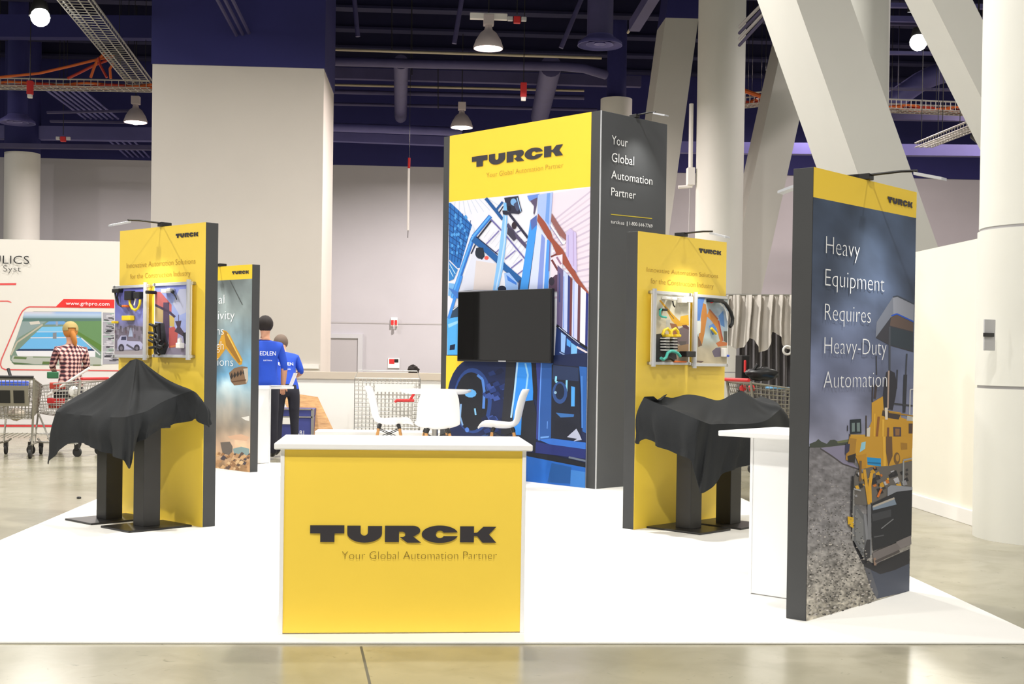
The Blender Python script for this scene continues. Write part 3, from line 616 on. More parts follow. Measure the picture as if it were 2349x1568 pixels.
A.line([(634, 1270), (634, 1480)], 12, (70, 60, 50)).poly([(640, 1400), (675, 1385), (668, 1540), (640, 1560)], (214, 210, 200))
A.poly([(472, 1312), (582, 1302), (588, 1448), (474, 1455)], (38, 48, 54)).poly([(490, 1345), (520, 1342), (520, 1430), (490, 1432)], (120, 138, 138)).poly([(540, 1342), (570, 1340), (572, 1430), (542, 1430)], (120, 138, 138)).poly([(478, 1460), (625, 1462), (600, 1600), (470, 1600)], (206, 160, 62)).line([(448, 1370), (448, 1425)], 10, (50, 50, 56)).line([(468, 1455), (470, 1600)], 10, (60, 50, 40))
A.zoom(1840, 1000, 3.563)
A.poly([(380, 0), (895, 0), (895, 200), (700, 270), (520, 290), (440, 160)], (206, 156, 54)).poly([(380, 10), (440, 20), (420, 215), (350, 190), (360, 100)], (176, 132, 56)).poly([(350, 60), (385, 60), (380, 120), (345, 150)], (60, 62, 90)).poly([(365, 160), (430, 140), (425, 215), (370, 208)], (50, 46, 44))
A.poly([(480, 50), (515, 40), (510, 100), (465, 130)], (150, 205, 225)).poly([(525, 170), (640, 180), (640, 246), (530, 232)], (42, 150, 214)).line([(530, 214), (640, 222)], 12, (28, 110, 160)).poly([(430, 160), (520, 140), (520, 260), (470, 300), (455, 220)], (196, 144, 48))
A.poly([(680, 0), (730, 0), (735, 160), (700, 250), (680, 120)], (110, 84, 60)).line([(665, 0), (672, 270)], 22, (232, 182, 66)).poly([(800, 50), (855, 55), (855, 105), (805, 108)], (170, 126, 50)).ell(770, 180, 26, 50, (120, 92, 56)).ell(775, 175, 14, 30, (196, 148, 60))
A.poly([(440, 280), (560, 250), (720, 240), (895, 200), (895, 440), (750, 520), (540, 565), (420, 560), (420, 340)], (108, 104, 100))
for k in range(46):
    x = 430+random.random()*440; y = 250+random.random()*(290-.3*(x-430)); r1 = 8+random.random()*22
    A.poly([(x-r1, y-r1*random.random()), (x+r1*.4, y-r1), (x+r1, y+r1*.5), (x-r1*.3, y+r1)], random.choice(((44, 44, 48), (210, 160, 50), (150, 150, 156), (60, 58, 60), (205, 120, 50), (190, 190, 196), (40, 40, 44), (226, 176, 60))))
A.line([(500, 270), (540, 560)], 24, (216, 164, 56)).line([(560, 300), (545, 400), (550, 545)], 26, (224, 170, 54)).line([(640, 430), (610, 500)], 18, (214, 120, 50)).line([(820, 200), (820, 400)], 12, (160, 164, 168)).line([(820, 195), (890, 180)], 14, (160, 164, 168)).line([(470, 200), (465, 370)], 18, (120, 92, 60))
A.poly([(690, 420), (720, 400), (895, 415), (895, 445), (770, 460), (760, 500), (690, 500)], (150, 154, 164)).poly([(555, 560), (765, 455), (893, 440), (888, 830), (572, 945)], (42, 44, 50)).poly([(565, 575), (745, 505), (765, 560), (572, 608)], (132, 148, 168)).poly([(570, 570), (745, 500), (750, 515), (575, 585)], (190, 182, 170))
A.poly([(560, 640), (720, 600), (720, 660), (570, 700)], (66, 68, 74)).line([(640, 760), (740, 680)], 8, (130, 132, 136)).line([(580, 830), (660, 815)], 10, (90, 92, 96))
A.poly([(415, 545), (508, 660), (520, 850), (545, 850), (540, 985), (500, 1015), (412, 860)], (108, 110, 114)).poly([(430, 600), (490, 690), (500, 960), (430, 860)], (128, 130, 132)).line([(505, 640), (540, 985)], 22, (140, 142, 148)).line([(540, 560), (545, 980)], 30, (128, 130, 136)).poly([(520, 850), (550, 850), (548, 1000), (505, 1020), (495, 960)], (60, 60, 64))
A.poly([(570, 960), (770, 875), (885, 815), (888, 890), (790, 932), (592, 1060), (575, 1010)], (122, 116, 116)).poly([(575, 1005), (595, 1000), (600, 1065), (580, 1065)], (150, 124, 108)).line([(590, 1035), (790, 945)], 20, (84, 78, 78)).poly([(760, 870), (885, 815), (888, 890), (800, 925)], (134, 128, 128)).line([(404, 325), (396, 660)], 15, (34, 34, 38)).line([(412, 440), (405, 860)], 12, (140, 140, 140)).poly([(362, 658), (412, 668), (410, 756), (382, 740), (365, 720)], (226, 180, 40)).line([(412, 430), (470, 445)], 12, (170, 172, 176))
rgp = random.Random(21)
for k in range(900):
    v_ = rgp.random()**.55; x = 40+rgp.random()*(330+250*v_); y = 150+v_*1330; r1 = (2.5+7*v_)*(.5+rgp.random())
    if (x > 360+ (y-150)*.19): continue
    q_ = 40+rgp.random()*75 if rgp.random() < .6 else 165+rgp.random()*50
    A.poly([(x-r1, y+r1*.2), (x-r1*.2, y-r1*.6), (x+r1, y-r1*.3), (x+r1*.5, y+r1*.6)], (q_, q_*.97, q_*.93), flat=True)
pro = A.build('photo_print', pr, 'photo of a yellow road paver under a stormy sky')
for body, pa, pb, ptop in (('Heavy', (1890.5, 578), (1967.5, 594), (1890.5, 534)), ('Equipment', (1889, 655), (2024, 667), (1889, 612.5)), ('Requires', (1888, 732), (1993, 740), (1888, 690)), ('Heavy-Duty', (1887, 810), (2029, 812), (1887, 768)), ('Automation', (1885.5, 888), (2030.5, 886), (1885.5, 846))):
    text_px(FR, body, pa, pb, ptop, pro, 'text_white', y=A.y-.0006, thin=-.02)
logo(FR, (2033, 450), (2090, 463.5), (2033, 464), hdo)
arm_light(pr, .5*Wr, .33, 'thin black arm light on top of the tall dark panel', z=PH)
arm_light(pr, .5*Wr, .33, 'arm light reaching back from behind the tall dark panel', side=1, T=Tr)
# ---- small yellow panel, right
Wy = 1.3239*S; Ty = .124*S
py_ = panel('standing_banner', 'yellow display panel standing between the tower and the tall dark panel', 1.747, 11.0744, .7362, Wy, Ty, PH)
FY = Face([(1466.8, 528.6), (1666.6, 554.8), (1449.7, 1217), (1654.5, 1178)], Wy, PH-.012)
MB().b2((.0, -.002, .0), (Wy, 0, PH-.012)).build('yellow_face', 'yellow_vinyl', py_)
logo(FY, (1604, 568.5), (1654, 573), (1604, 578.5), py_)
text_px(FY, 'Innovative Automation Solutions', (1485, 621.5), (1646, 634), (1485, 610), py_, 'text_olive', thin=-.014)
text_px(FY, 'for the Construction Industry', (1494, 645), (1636, 660), (1494, 632), py_, 'text_olive', thin=-.014)
arm_light(py_, .5*Wy, .33, 'thin black arm light on top of the yellow panel, right')
# ---- left yellow panel
Wl = 1.3784*S; Tl = .126*S
pl_ = panel('standing_banner', 'yellow display panel at left behind the peaked black cloth', -2.9045, 12.0505, -.8058, Wl, Tl, PH)
FL = Face([(275.8, 530), (467.7, 510), (276.5, 1168), (469.3, 1212.7)], Wl, PH-.012)
MB().b2((.0, -.002, .0), (Wl, 0, PH-.012)).build('yellow_face', 'yellow_vinyl', pl_)
logo(FL, (401, 536), (452, 532.5), (401, 546), pl_)
text_px(FL, 'Innovative Automation Solutions', (292, 614), (446, 605), (292, 601), pl_, 'text_olive', thin=-.014)
text_px(FL, 'for the Construction Industry', (300, 638), (435, 632), (300, 626), pl_, 'text_olive', thin=-.014)
arm_light(pl_, .5*Wl, .35, 'thin black arm light on top of the left yellow panel')
# ---- far left dark panel with excavator picture
Wb = 1.36*S; Tb = .1141*S
ub = Vector((math.cos(-.8341), math.sin(-.8341))); bx_ = -2.7458+ub.x*(.696-1.36); by_ = 16.7058+ub.y*(.696-1.36)
pb_ = panel('standing_banner', 'panel with excavator bucket picture behind the left yellow panel', bx_, by_, -.8341, Wb, Tb, PH)
# face pixels: visible right half known, mapped on local x from .696*S part
FB = Face([(497, 612), (580, 606.4), (497.4, 1075.5), (572.6, 1084.7)], .0, 1) if False else None
def cam_px(p):
    d = Vector(p)-CAMP; z = d.dot(_F); return (CX+FPX*d.dot(_R)/z, CY-FPX*d.dot(_U)/z)
MBm = MW[pb_.name]
FB = Face([cam_px(MBm @ Vector(c)) for c in ((0, 0, PH-.012), (Wb, 0, PH-.012), (0, 0, 0), (Wb, 0, 0))], Wb, PH-.012)
zb_ = FB.uv(540, 641)[1]
hb = Print(FB); hb.polyuv([(0, zb_), (Wb, zb_), (Wb, PH), (0, PH)], (252, 216, 62)); hbo = hb.build('header_print', pb_, 'yellow header band')
B_ = Print(FB)
tl, tr = cam_px(MBm @ Vector((0, 0, zb_))), cam_px(MBm @ Vector((Wb, 0, zb_))); bl, br = cam_px(MBm @ Vector((0, 0, 0))), cam_px(MBm @ Vector((Wb, 0, 0)))
def sky_b(u, v):
    n = nz1(u*5+9, v*7+2); m_ = nz2(u*9, v*14+3)
    c = ramp([(0, (118, 128, 130)), (.2, (128, 140, 142)), (.38, (112, 140, 158)), (.5, (104, 158, 196)), (.58, (170, 196, 208)), (.68, (160, 160, 156)), (.78, (150, 138, 124)), (.88, (184, 156, 132)), (.93, (196, 164, 132)), (1, (156, 122, 86))], v+(n-.5)*.12)
    k = .7+.62*n+.1*(m_-.5)+(.7*(m_-.5) if v > .93 else 0); return tuple(min(255, max(0, x*k)) for x in c)
B_.grid([tl, tr, br, bl], 30, 70, sky_b)
B_.zoom(490, 600, 3.138)
B_.poly([(20, 640), (70, 490), (95, 500), (120, 530), (155, 600), (210, 705), (205, 738), (188, 745), (140, 690), (90, 625), (25, 712), (-60, 760), (-60, 700)], (196, 146, 46)).poly([(75, 500), (95, 505), (150, 610), (195, 720), (180, 730), (90, 600)], (150, 108, 44)).line([(100, 520), (200, 715)], 8, (226, 186, 90))
B_.poly([(112, 800), (150, 765), (205, 752), (245, 758), (250, 850), (236, 880), (150, 890), (125, 860)], (128, 102, 80))
for k in range(5): B_.poly([(120+22*k, 828-8*k), (132+22*k, 796-6*k), (142+22*k, 826-8*k), (130+22*k, 846-8*k)], (52, 46, 44))
B_.poly([(215, 770), (248, 765), (250, 850), (235, 875)], (190, 180, 165)).line([(130, 865), (235, 850)], 10, (96, 70, 52))
B_.poly([(50, 1300), (118, 1294), (138, 1330), (136, 1395), (66, 1380)], (104, 96, 90)).poly([(140, 1345), (200, 1330), (258, 1345), (258, 1395), (150, 1390)], (128, 150, 150)).poly([(200, 1120), (258, 1110), (258, 1145), (230, 1140)], (220, 218, 212)).poly([(100, 1255), (200, 1240), (258, 1262), (240, 1290), (120, 1275)], (206, 168, 140))
for k in range(70):
    x = -80+random.random()*340; y = 1380+random.random()*110; r1 = 8+random.random()*14
    B_.poly([(x-r1, y+r1*.4), (x, y-r1*.8), (x+r1, y-r1*.2), (x+r1*.3, y+r1*.8)], random.choice(((178, 138, 98), (204, 166, 120), (92, 74, 66), (150, 112, 78), (70, 64, 72), (216, 184, 140))))
B_.line([(120, 135), (210, 310)], 5, (88, 92, 92))
pbo = B_.build('photo_print', pb_, 'photo of an excavator arm and bucket under clouds')
for body, pa, pb, ptop, hgt in (('Optimal', (440, 697), (515.5, 697), (440, 676), 0), ('Connectivity', (420, 732), (539, 734), (420, 711), 0), ('Solutions', (436, 767), (514, 768), (436, 747), 0), ('for Tough', (438, 801), (514, 802), (438, 780), 0), ('Applications', (425, 837), (536, 839), (425, 817), 0)):
    text_px(FB, body, pa, pb, ptop, pbo, 'text_white', y=B_.y-.0006, thin=-.016)
logo(FB, (533, 621.5), (572, 620), (533, 629), hbo)
arm_light(pb_, .46*Wb, .3, 'small black arm light on the excavator picture panel', head=.12)
# ---- the tower
Wt = 2.698*S; Tt = 1.1804*S; at_ = -.8604
tw = thing('display_tower', 'tall yellow and blue tower with forklift picture and screen', 'display tower', (.0886*S, 16.5475*S, .012), at_)
MB().b2((0, 0, 0), (Wt, Tt, TH-.012)).build('body', 'slate_vinyl', tw, bevel=.004)
MB().b2((0, -.004, 0), (.105, 0, TH-.012)).build('edge_strip', 'charcoal', tw); MB().b2((Wt-.135, -.004, 0), (Wt, 0, TH-.012)).build('edge_strip', 'charcoal', tw); MB().b2((Wt-.004, -.006, 0), (Wt+.006, .006, TH-.012)).build('seam', 'alu', tw)
FT = Face([(1019.6, 315.8), (1378.8, 247), (1006.5, 1088.5), (1367.3, 1123)], Wt, TH-.012)
bt = (.105, Wt-.135, .0, TH-.012)
ht = Print(FT, -.005, bt); ht.poly([(1010, 318), (1380, 240), (1370, 420.5), (1010, 467)], (248, 210, 62)); hto = ht.build('header_print', tw, 'yellow header with the company lettering')
logo(FT, (1084, 359), (1293, 326), (1084, 384), hto, -.011)
text_px(FT, 'Your Global Automation Partner', (1117, 404), (1293, 383), (1117, 392), hto, 'text_olive', y=-.011, thin=-.014)
A = Print(FT, -.005, bt)
A.poly([(1010, 467), (1370, 420.5), (1368, 1130), (1000, 1100)], (226, 228, 240))
A.zoom(1020, 420, 6.031)
A.poly([(1480, 120), (2090, 10), (2060, 1600), (1500, 800)], (228, 214, 228))
for i in range(17):
    y = 20+92*i; yl = y+max(60, 470-28*i); A.poly([(2080, y), (2080, y+26), (1500, yl+30), (1500, yl)], (200, 186, 208) if i % 2 == 0 else (212, 198, 216))
for i in range(9): A.line([(150+55*i, 262-8*i), (60+85*i+60, 480-18*i)], 7, (196, 206, 226))
for i in range(10): A.line([(560+66*i, 620+22*i), (500+50*i, 700+45*i)], 5, (204, 206, 222))
A.poly([(60, 280), (90, 280), (220, 400), (385, 580), (350, 700), (215, 1175), (180, 1180), (60, 1060)], (44, 112, 190))
for i in range(9): A.line([(60, 330+80*i), (390-12*i, 600+62*i)], 10, (24, 66, 130))
for i in range(6): A.line([(90+55*i, 290+45*i), (60+40*i, 1100)], 8, (24, 66, 130))
for i in range(24): A.ell(90+random.random()*220, 420+random.random()*600, 16, 24, (84, 158, 226), 8)
A.poly([(215, 1175), (350, 700), (385, 580), (420, 640), (250, 1180)], (214, 222, 238)).poly([(60, 1085), (185, 1205), (130, 1335), (60, 1365)], (52, 128, 200)).line([(70, 1120), (150, 1260)], 10, (190, 220, 245)).line([(70, 1200), (120, 1300)], 10, (190, 220, 245)).poly([(60, 1390), (140, 1400), (120, 1568), (50, 1568)], (120, 178, 232))
A.poly([(420, 900), (720, 1110), (690, 1480), (390, 1480), (200, 1500)], (214, 218, 236)).poly([(440, 1070), (722, 1110), (690, 1480), (400, 1480)], (214, 205, 206))
A.line([(660, 500), (460, 760)], 22, (40, 40, 56)).line([(430, 850), (370, 980)], 18, (40, 44, 70)).line([(640, 450), (400, 745), (250, 1180), (110, 1600)], 58, (44, 110, 200)).line([(632, 455), (395, 742), (240, 1180), (100, 1600)], 26, (92, 168, 240))
A.line([(650, 500), (800, 655), (1130, 1050)], 20, (104, 98, 164))
for p in (((760, 650), (580, 840)), ((770, 900), (680, 985)), ((985, 920), (840, 1045)), ((1080, 1040), (910, 1180)), ((1100, 1185), (1000, 1262))): A.line(p, 16, (124, 116, 178))
A.line([(400, 770), (560, 900), (740, 1060), (830, 1150), (1060, 1345)], 84, (34, 92, 158)).line([(440, 740), (740, 980)], 14, (24, 40, 80))
A.line([(575, 205), (720, 380), (810, 495)], 44, (32, 86, 152)).line([(720, 365), (810, 250)], 30, (32, 86, 152)).line([(760, 400), (820, 310)], 14, (30, 34, 56)).line([(880, 390), (1160, 745)], 34, (44, 44, 68)).line([(870, 560), (1000, 720), (1150, 880)], 46, (82, 74, 106)).poly([(880, 600), (960, 640), (1000, 760), (960, 790), (870, 690)], (62, 58, 78))
A.line([(1000, 670), (1060, 640)], 14, (90, 84, 130)).line([(1110, 810), (1150, 790)], 12, (90, 84, 130)).ell(968, 575, 34, 50, (52, 40, 50)).ell(490, 965, 62, 80, (44, 52, 66)).poly([(440, 900), (540, 890), (560, 1010), (520, 1060), (440, 1000)], (36, 44, 58)).ell(585, 1032, 30, 26, (240, 92, 80), 12)
A.poly([(830, 195), (1025, 165), (1050, 280), (1078, 370), (1035, 415), (900, 405), (850, 270)], (46, 46, 66)).ell(960, 250, 42, 50, (120, 170, 222), 12).poly([(960, 280), (1010, 240), (1050, 340), (1010, 380)], (70, 78, 110)).line([(1010, 190), (1062, 380)], 14, (150, 190, 235)).ell(900, 340, 30, 40, (30, 30, 44), 12)
A.poly([(818, 425), (876, 445), (858, 800), (812, 1180), (742, 1480), (672, 1480), (760, 900)], (132, 188, 244)).poly([(822, 260), (862, 262), (872, 402), (822, 402)], (120, 186, 240)).line([(850, 440), (835, 800), (775, 1180), (715, 1470)], 18, (186, 214, 248)).poly([(805, 370), (880, 370), (880, 430), (815, 425)], (40, 42, 60))
A.poly([(830, 1240), (900, 1230), (1010, 1360), (1030, 1480), (850, 1480)], (150, 186, 240)).poly([(860, 1260), (1000, 1370), (1000, 1400), (880, 1340)], (60, 120, 214)).ell(800, 1460, 60, 46, (28, 34, 56), 14).poly([(1030, 1340), (1080, 1320), (1060, 1480), (1020, 1480)], (50, 62, 96))
A.poly([(1195, 495), (1282, 425), (1284, 640), (1162, 1480), (1045, 1480)], (66, 150, 234)).poly([(1195, 495), (1282, 425), (1284, 560), (1210, 640)], (86, 106, 176)).line([(1284, 640), (1162, 1480)], 12, (34, 40, 80)).poly([(1290, 560), (1440, 745), (1485, 740), (1445, 1470), (1168, 1475)], (206, 216, 246)).poly([(1350, 680), (1400, 745), (1362, 1470), (1288, 1470)], (130, 150, 220)).poly([(1425, 760), (1480, 760), (1440, 1470), (1380, 1470)], (82, 152, 238)).line([(1470, 740), (1452, 1200)], 14, (110, 96, 150))
A.poly([(1150, 160), (1320, 130), (1290, 200), (1180, 230)], (104, 140, 220)).poly([(1190, 230), (1290, 180), (1280, 290), (1250, 420), (1235, 400), (1245, 300)], (92, 80, 110)).poly([(1300, 145), (1505, 105), (1482, 400), (1470, 640), (1290, 420)], (166, 188, 242)).poly([(1425, 120), (1470, 112), (1450, 560), (1400, 500)], (112, 156, 226))
A.poly([(1300, 400), (1400, 520), (1480, 655), (1505, 740), (1640, 890), (1760, 1105), (1880, 1315), (2080, 1590), (2040, 1620), (1850, 1375), (1740, 1215), (1640, 1085), (1560, 970), (1490, 810), (1430, 745), (1288, 500)], (152, 78, 62)).poly([(1490, 395), (1600, 565), (1695, 700), (1690, 770), (1600, 700), (1480, 505)], (144, 96, 94)).poly([(1480, 540), (1650, 785), (1690, 770), (1670, 815), (1630, 830), (1470, 590)], (246, 238, 236)).line([(1465, 570), (1640, 830)], 10, (120, 110, 170))
A.poly([(1690, 665), (1740, 600), (1830, 660), (1840, 1210), (1780, 1150), (1690, 980)], (196, 184, 226)).line([(1720, 690), (1720, 1000)], 14, (168, 160, 214)).line([(1790, 640), (1795, 1120)], 14, (178, 160, 206))
A.poly([(1480, 1000), (1640, 960), (1640, 1260), (1480, 1300)], (222, 214, 228)).line([(1480, 1000), (1560, 960)], 24, (120, 60, 60)).line([(1490, 1040), (1580, 1190)], 30, (110, 56, 60)).line([(1560, 1000), (1620, 1100)], 26, (150, 110, 140)).poly([(1450, 1340), (1540, 1250), (1600, 1240), (1600, 1480), (1450, 1460)], (84, 62, 84)).ell(1490, 1340, 40, 60, (50, 44, 60), 12)
A.zoom(1020, 640, 6.031)
bars = ((1560, 1640, (104, 92, 132)), (1640, 1705, (192, 206, 246)), (1705, 1735, (54, 66, 130)), (1735, 1768, (112, 60, 64)), (1768, 1845, (204, 210, 246)), (1845, 1882, (102, 62, 72)), (1882, 1955, (228, 228, 246)), (1955, 1988, (44, 52, 122)), (1988, 2060, (210, 212, 240)))
for x0_, x1_, c_ in bars:
    tp = lambda x: -180+ (x-1600)*.93
    A.poly([(x0_+12, tp(x0_)), (x1_+12, tp(x1_)), (x1_, 960+ (x1_-1990)*.76), (x0_, 960+(x0_-1990)*.76)], c_)
A.line([(1660, -60), (1655, 660)], 10, (90, 130, 220)).line([(1800, 0), (1795, 780)], 14, (150, 170, 236)).line([(1600, -100), (1600, 300)], 20, (70, 78, 130))
A.poly([(1560, 600), (1640, 690), (1850, 850), (2060, 1010), (2060, 1400), (1520, 1400), (1540, 900)], (34, 52, 104)).poly([(1620, 720), (1690, 770), (1670, 1010), (1620, 990)], (150, 190, 244)).poly([(1760, 860), (1850, 920), (1830, 1140), (1760, 1090)], (120, 186, 240)).poly([(1700, 800), (1760, 850), (1750, 930), (1700, 900)], (84, 160, 238)).line([(1560, 625), (1760, 790), (2060, 985)], 34, (24, 26, 34)).line([(1590, 650), (1880, 880)], 9, (190, 200, 235)).line([(1840, 920), (2060, 1040)], 26, (216, 206, 210)).line([(1600, 1000), (1720, 1060)], 14, (150, 170, 210)).poly([(1880, 1040), (1985, 1060), (1980, 1330), (1870, 1320)], (56, 110, 190))
A.poly([(40, 560), (260, 520), (260, 1070), (40, 1080)], (84, 172, 238)).poly([(50, 640), (250, 560), (250, 590), (60, 690)], (150, 208, 248)).poly([(80, 930), (152, 914), (142, 992), (72, 1002)], (30, 40, 66)).poly([(110, 430), (260, 320), (260, 520), (140, 540), (70, 560)], (52, 72, 96)).line([(120, 440), (250, 330)], 10, (235, 240, 248)).line([(240, -40), (60, 560)], 40, (64, 140, 230)).poly([(60, 130), (250, 210), (250, 300), (170, 270)], (70, 120, 200)).poly([(40, 1065), (260, 1060), (260, 1085), (40, 1085)], (30, 44, 84)).line([(240, 640), (210, 1050)], 14, (150, 206, 248))
A.zoom(0, 0, 1)
A.poly([(1005, 818), (1062, 818), (1062, 826), (1080, 831), (1360, 805), (1365, 1126), (1000, 1100)], (32, 42, 78)).poly([(1005, 819), (1063, 818), (1066, 829), (1078, 831), (1056, 885), (1040, 925), (1030, 1000), (1000, 1000)], (246, 208, 58)).line([(1077, 832), (1054, 888), (1040, 930)], 7, (214, 146, 70))
A.ell(1088, 920, 62, 96, (30, 42, 82), 28).ell(1085, 922, 44, 76, (44, 72, 136), 28).ell(1082, 924, 38, 68, (34, 36, 44), 28)
A.line([(1096, 862), (1108, 872), (1112, 900), (1110, 940)], 6, (84, 134, 214)).ell(1080, 905, 14, 10, (96, 168, 230), 10).line([(1058, 930), (1056, 960), (1062, 980)], 4, (130, 170, 220)).line([(1090, 940), (1092, 955)], 4, (130, 190, 230)).ell(1072, 990, 5, 6, (84, 130, 220), 8).line([(1120, 1000), (1090, 1012), (1070, 1006)], 5, (54, 84, 140))
for k in range(30):
    x = 1112+random.random()*50; y = 842+random.random()*160; A.poly([(x-8, y), (x+4, y-6), (x+10, y+3), (x-4, y+8)], random.choice(((44, 66, 128), (36, 54, 108), (60, 84, 156), (28, 36, 66))))
A.poly([(1163, 832), (1184, 830), (1180, 1000), (1150, 1000)], (44, 46, 54)).poly([(1186, 831), (1220, 831), (1227, 856), (1224, 920), (1205, 922), (1200, 1000), (1176, 1000)], (54, 146, 242)).line([(1189, 831), (1182, 900), (1174, 960)], 4, (176, 216, 250)).line([(1207, 833), (1213, 860), (1208, 900)], 4, (150, 208, 250)).poly([(1200, 922), (1226, 918), (1236, 960), (1230, 1040), (1196, 1010)], (36, 40, 50)).poly([(1221, 833), (1240, 833), (1238, 920), (1226, 915)], (34, 34, 44))
A.zoom(1180, 860, 5.805)
A.poly([(300, -165), (360, -165), (345, 880), (300, 860), (320, 200)], (54, 66, 140)).poly([(365, -165), (530, -160), (520, 60), (500, 850), (340, 885)], (46, 92, 166)).line([(372, -165), (345, 500), (338, 880)], 16, (96, 148, 232)).poly([(510, -150), (880, -120), (900, 870), (500, 850)], (36, 40, 54)).poly([(530, -140), (870, -110), (870, 70), (520, 50)], (44, 58, 92))
A.line([(570, 10), (562, 80), (650, 125)], 26, (140, 214, 244)).line([(712, 60), (708, 215)], 24, (136, 210, 244)).poly([(772, 140), (822, 150), (818, 412), (770, 412)], (84, 168, 244)).ell(620, 230, 100, 150, (52, 82, 140), 20).ell(618, 215, 62, 110, (34, 44, 66), 18).ell(560, 230, 20, 20, (150, 190, 220), 8).poly([(565, 500), (812, 520), (805, 552), (630, 565)], (58, 110, 176)).poly([(842, 712), (885, 790), (915, 862), (800, 885), (850, 850), (716, 828)], (188, 194, 218))
A.poly([(880, -130), (990, -120), (985, 780), (925, 745), (905, 250)], (46, 98, 174)).line([(915, 0), (920, 700)], 18, (74, 132, 210)).poly([(335, 870), (520, 850), (985, 900), (985, 990), (480, 930)], (56, 116, 212)).poly([(300, 900), (480, 930), (985, 990), (985, 1120), (700, 1090), (290, 1050)], (38, 50, 118)).line([(740, 1100), (985, 1150)], 26, (110, 122, 140)).poly([(180, 1040), (520, 1075), (985, 1180), (985, 1250), (180, 1105)], (28, 32, 42)).poly([(170, 1095), (985, 1240), (985, 1540), (170, 1440)], (34, 104, 196)).poly([(510, 1180), (775, 1235), (775, 1460), (455, 1445)], (30, 88, 158)).poly([(770, 1270), (985, 1300), (985, 1520), (760, 1490)], (66, 134, 214)).poly([(360, 830), (480, 815), (470, 840), (360, 855)], (110, 164, 236)).line([(455, 620), (450, 720)], 12, (100, 150, 226))
A.zoom(0, 0, 1)
A.poly([(1000, 1030), (1160, 1040), (1212, 1048), (1212, 1115), (1000, 1095)], (34, 96, 184))
A.build('photo_print', tw, 'blue tinted photo of a forklift in a warehouse')
# tower side lettering: separate face frame (x along depth)
side = bpy.data.objects.new('side_panel', None); link(side); side.parent = tw; side.location = (Wt, 0, 0); side.rotation_euler = (0, 0, math.pi/2)
MW['side_panel'] = MW[tw.name] @ Matrix.Translation((Wt, 0, 0)) @ Matrix.Rotation(math.pi/2, 4, 'Z')
FS = Face([(1378.8, 249), (1530.3, 287.7), (1367.3, 1123), (1521, 1108)], Tt, TH-.012)
for body, pa, pb, ptop in (('Your', (1401.5, 328), (1438, 335), (1401.5, 306)), ('Global', (1401.5, 368), (1453, 377), (1401.5, 346)), ('Automation', (1400.5, 406), (1495, 423), (1400.5, 386)), ('Partner', (1400.5, 445), (1457, 454), (1400.5, 425))):
    text_px(FS, body, pa, pb, ptop, side, 'text_white', y=-.01, thin=-.004)
for body, xa_, xb_ in (('turck.us', 1400, 1431), ('|', 1437, 1438.5), ('1-800-544-7769', 1443, 1496)):
    f_ = lambda x: 508+(x-1400)*13/96
    text_px(FS, body, (xa_, f_(xa_)), (xb_, f_(xb_)), (xa_, f_(xa_)-8.5), side, 'text_white', y=-.008, thin=0.0)
ls = Print(FS); ls.poly([(1401, 486.5), (1496, 499), (1496, 501), (1401, 488.5)], (196, 178, 60)); ls.build('rule_line', side)
t = arm_light(tw, Wt, .3, 'arm light on the dark side of the tower', z=TH); bpy.data.objects[t.name].rotation_euler = (0, 0, at_+math.pi/2)
t.location = MW['side_panel'] @ Vector((.52*Tt, 0, TH-.012))
# ---- television on the tower
uv = [FT.uv(*p) for p in ((1063, 669), (1279, 661), (1063, 829), (1279, 833))]
ua, ub2 = uv[0][0], uv[1][0]; z0_, z1_ = (uv[2][1]+uv[3][1])/2, (uv[0][1]+uv[1][1])/2
M = MW[tw.name]; base = M @ Vector(((ua+ub2)/2, -.09, z0_))
tv = thing('television', 'large black flat screen mounted on the tower picture', 'television', base, at_)
w2 = (ub2-ua)/2; hh = z1_-z0_
MB().b2((-w2, 0, 0), (w2, .045, hh)).build('housing', 'black_plastic', tv, bevel=.006)
MB().b2((-w2+.012, -.003, .022), (w2-.012, 0, hh-.012)).build('screen', 'screen', tv)
MB().b2((-.06, -.004, .004), (.06, -.001, .016)).build('badge', 'alu', tv)
MB().b2((-.25, .045, hh*.3), (.25, .085, hh*.7)).build('wall_mount', 'black_metal', tv)
# aisle sign lettering
text_uv('S10', (-.085, .02), (.085, .02), .075, -.013, SIGN, 'text_grey'); text_uv('104', (-.075, -.1), (.085, -.1), .075, -.013, SIGN, 'text_grey')
# ================================================================ COUNTERS
def counter(name, label, loc, rz, W, D, H, front=None, ov=.03, sl=.032, ovr=None):
    ovr = ov if ovr is None else ovr
    t = thing(name, label, 'counter', (loc[0], loc[1], .012), rz); H -= .012
    MB().b2((.02, .02, .0), (W-.02, D, H-sl)).build('body', 'white_lam', t)
    for x in (0, W-.02): MB().b2((x, 0, 0), (x+.02, D, H-sl)).build('side_panel', 'white_lam', t, bevel=.002)
    MB().b2((-ov, -ov*.8, H-sl), (W+ovr, D, H)).build('worktop', 'white_lam', t, bevel=.006)
    MB().b2((.02, 0.004, .006), (W-.02, .02, H-sl)).build('front_panel', front or 'white_lam', t, bevel=.002)
    return t
Wc, Dc, Hc = 1.3072*S, .7007*S, 1.0288*S
fc = counter('reception_counter', 'white reception counter with a large yellow front at the carpet edge', (-.8055*S, 6.8519*S), .0342, Wc, Dc, Hc, 'yellow_vinyl')
FC = Face([(641.5, 1024.6), (1211.8, 1031), (641, 1457), (1200.5, 1460)], Wc, Hc-.03-.012)
logo(FC, (711, 1205.5), (1140, 1208), (711, 1246), fc, -.002, 'text_dark')
text_px(FC, 'Your Global Automation Partner', (784, 1285), (1140, 1286.5), (784, 1265.5), fc, 'text_brown', y=-.002, thin=-.022)
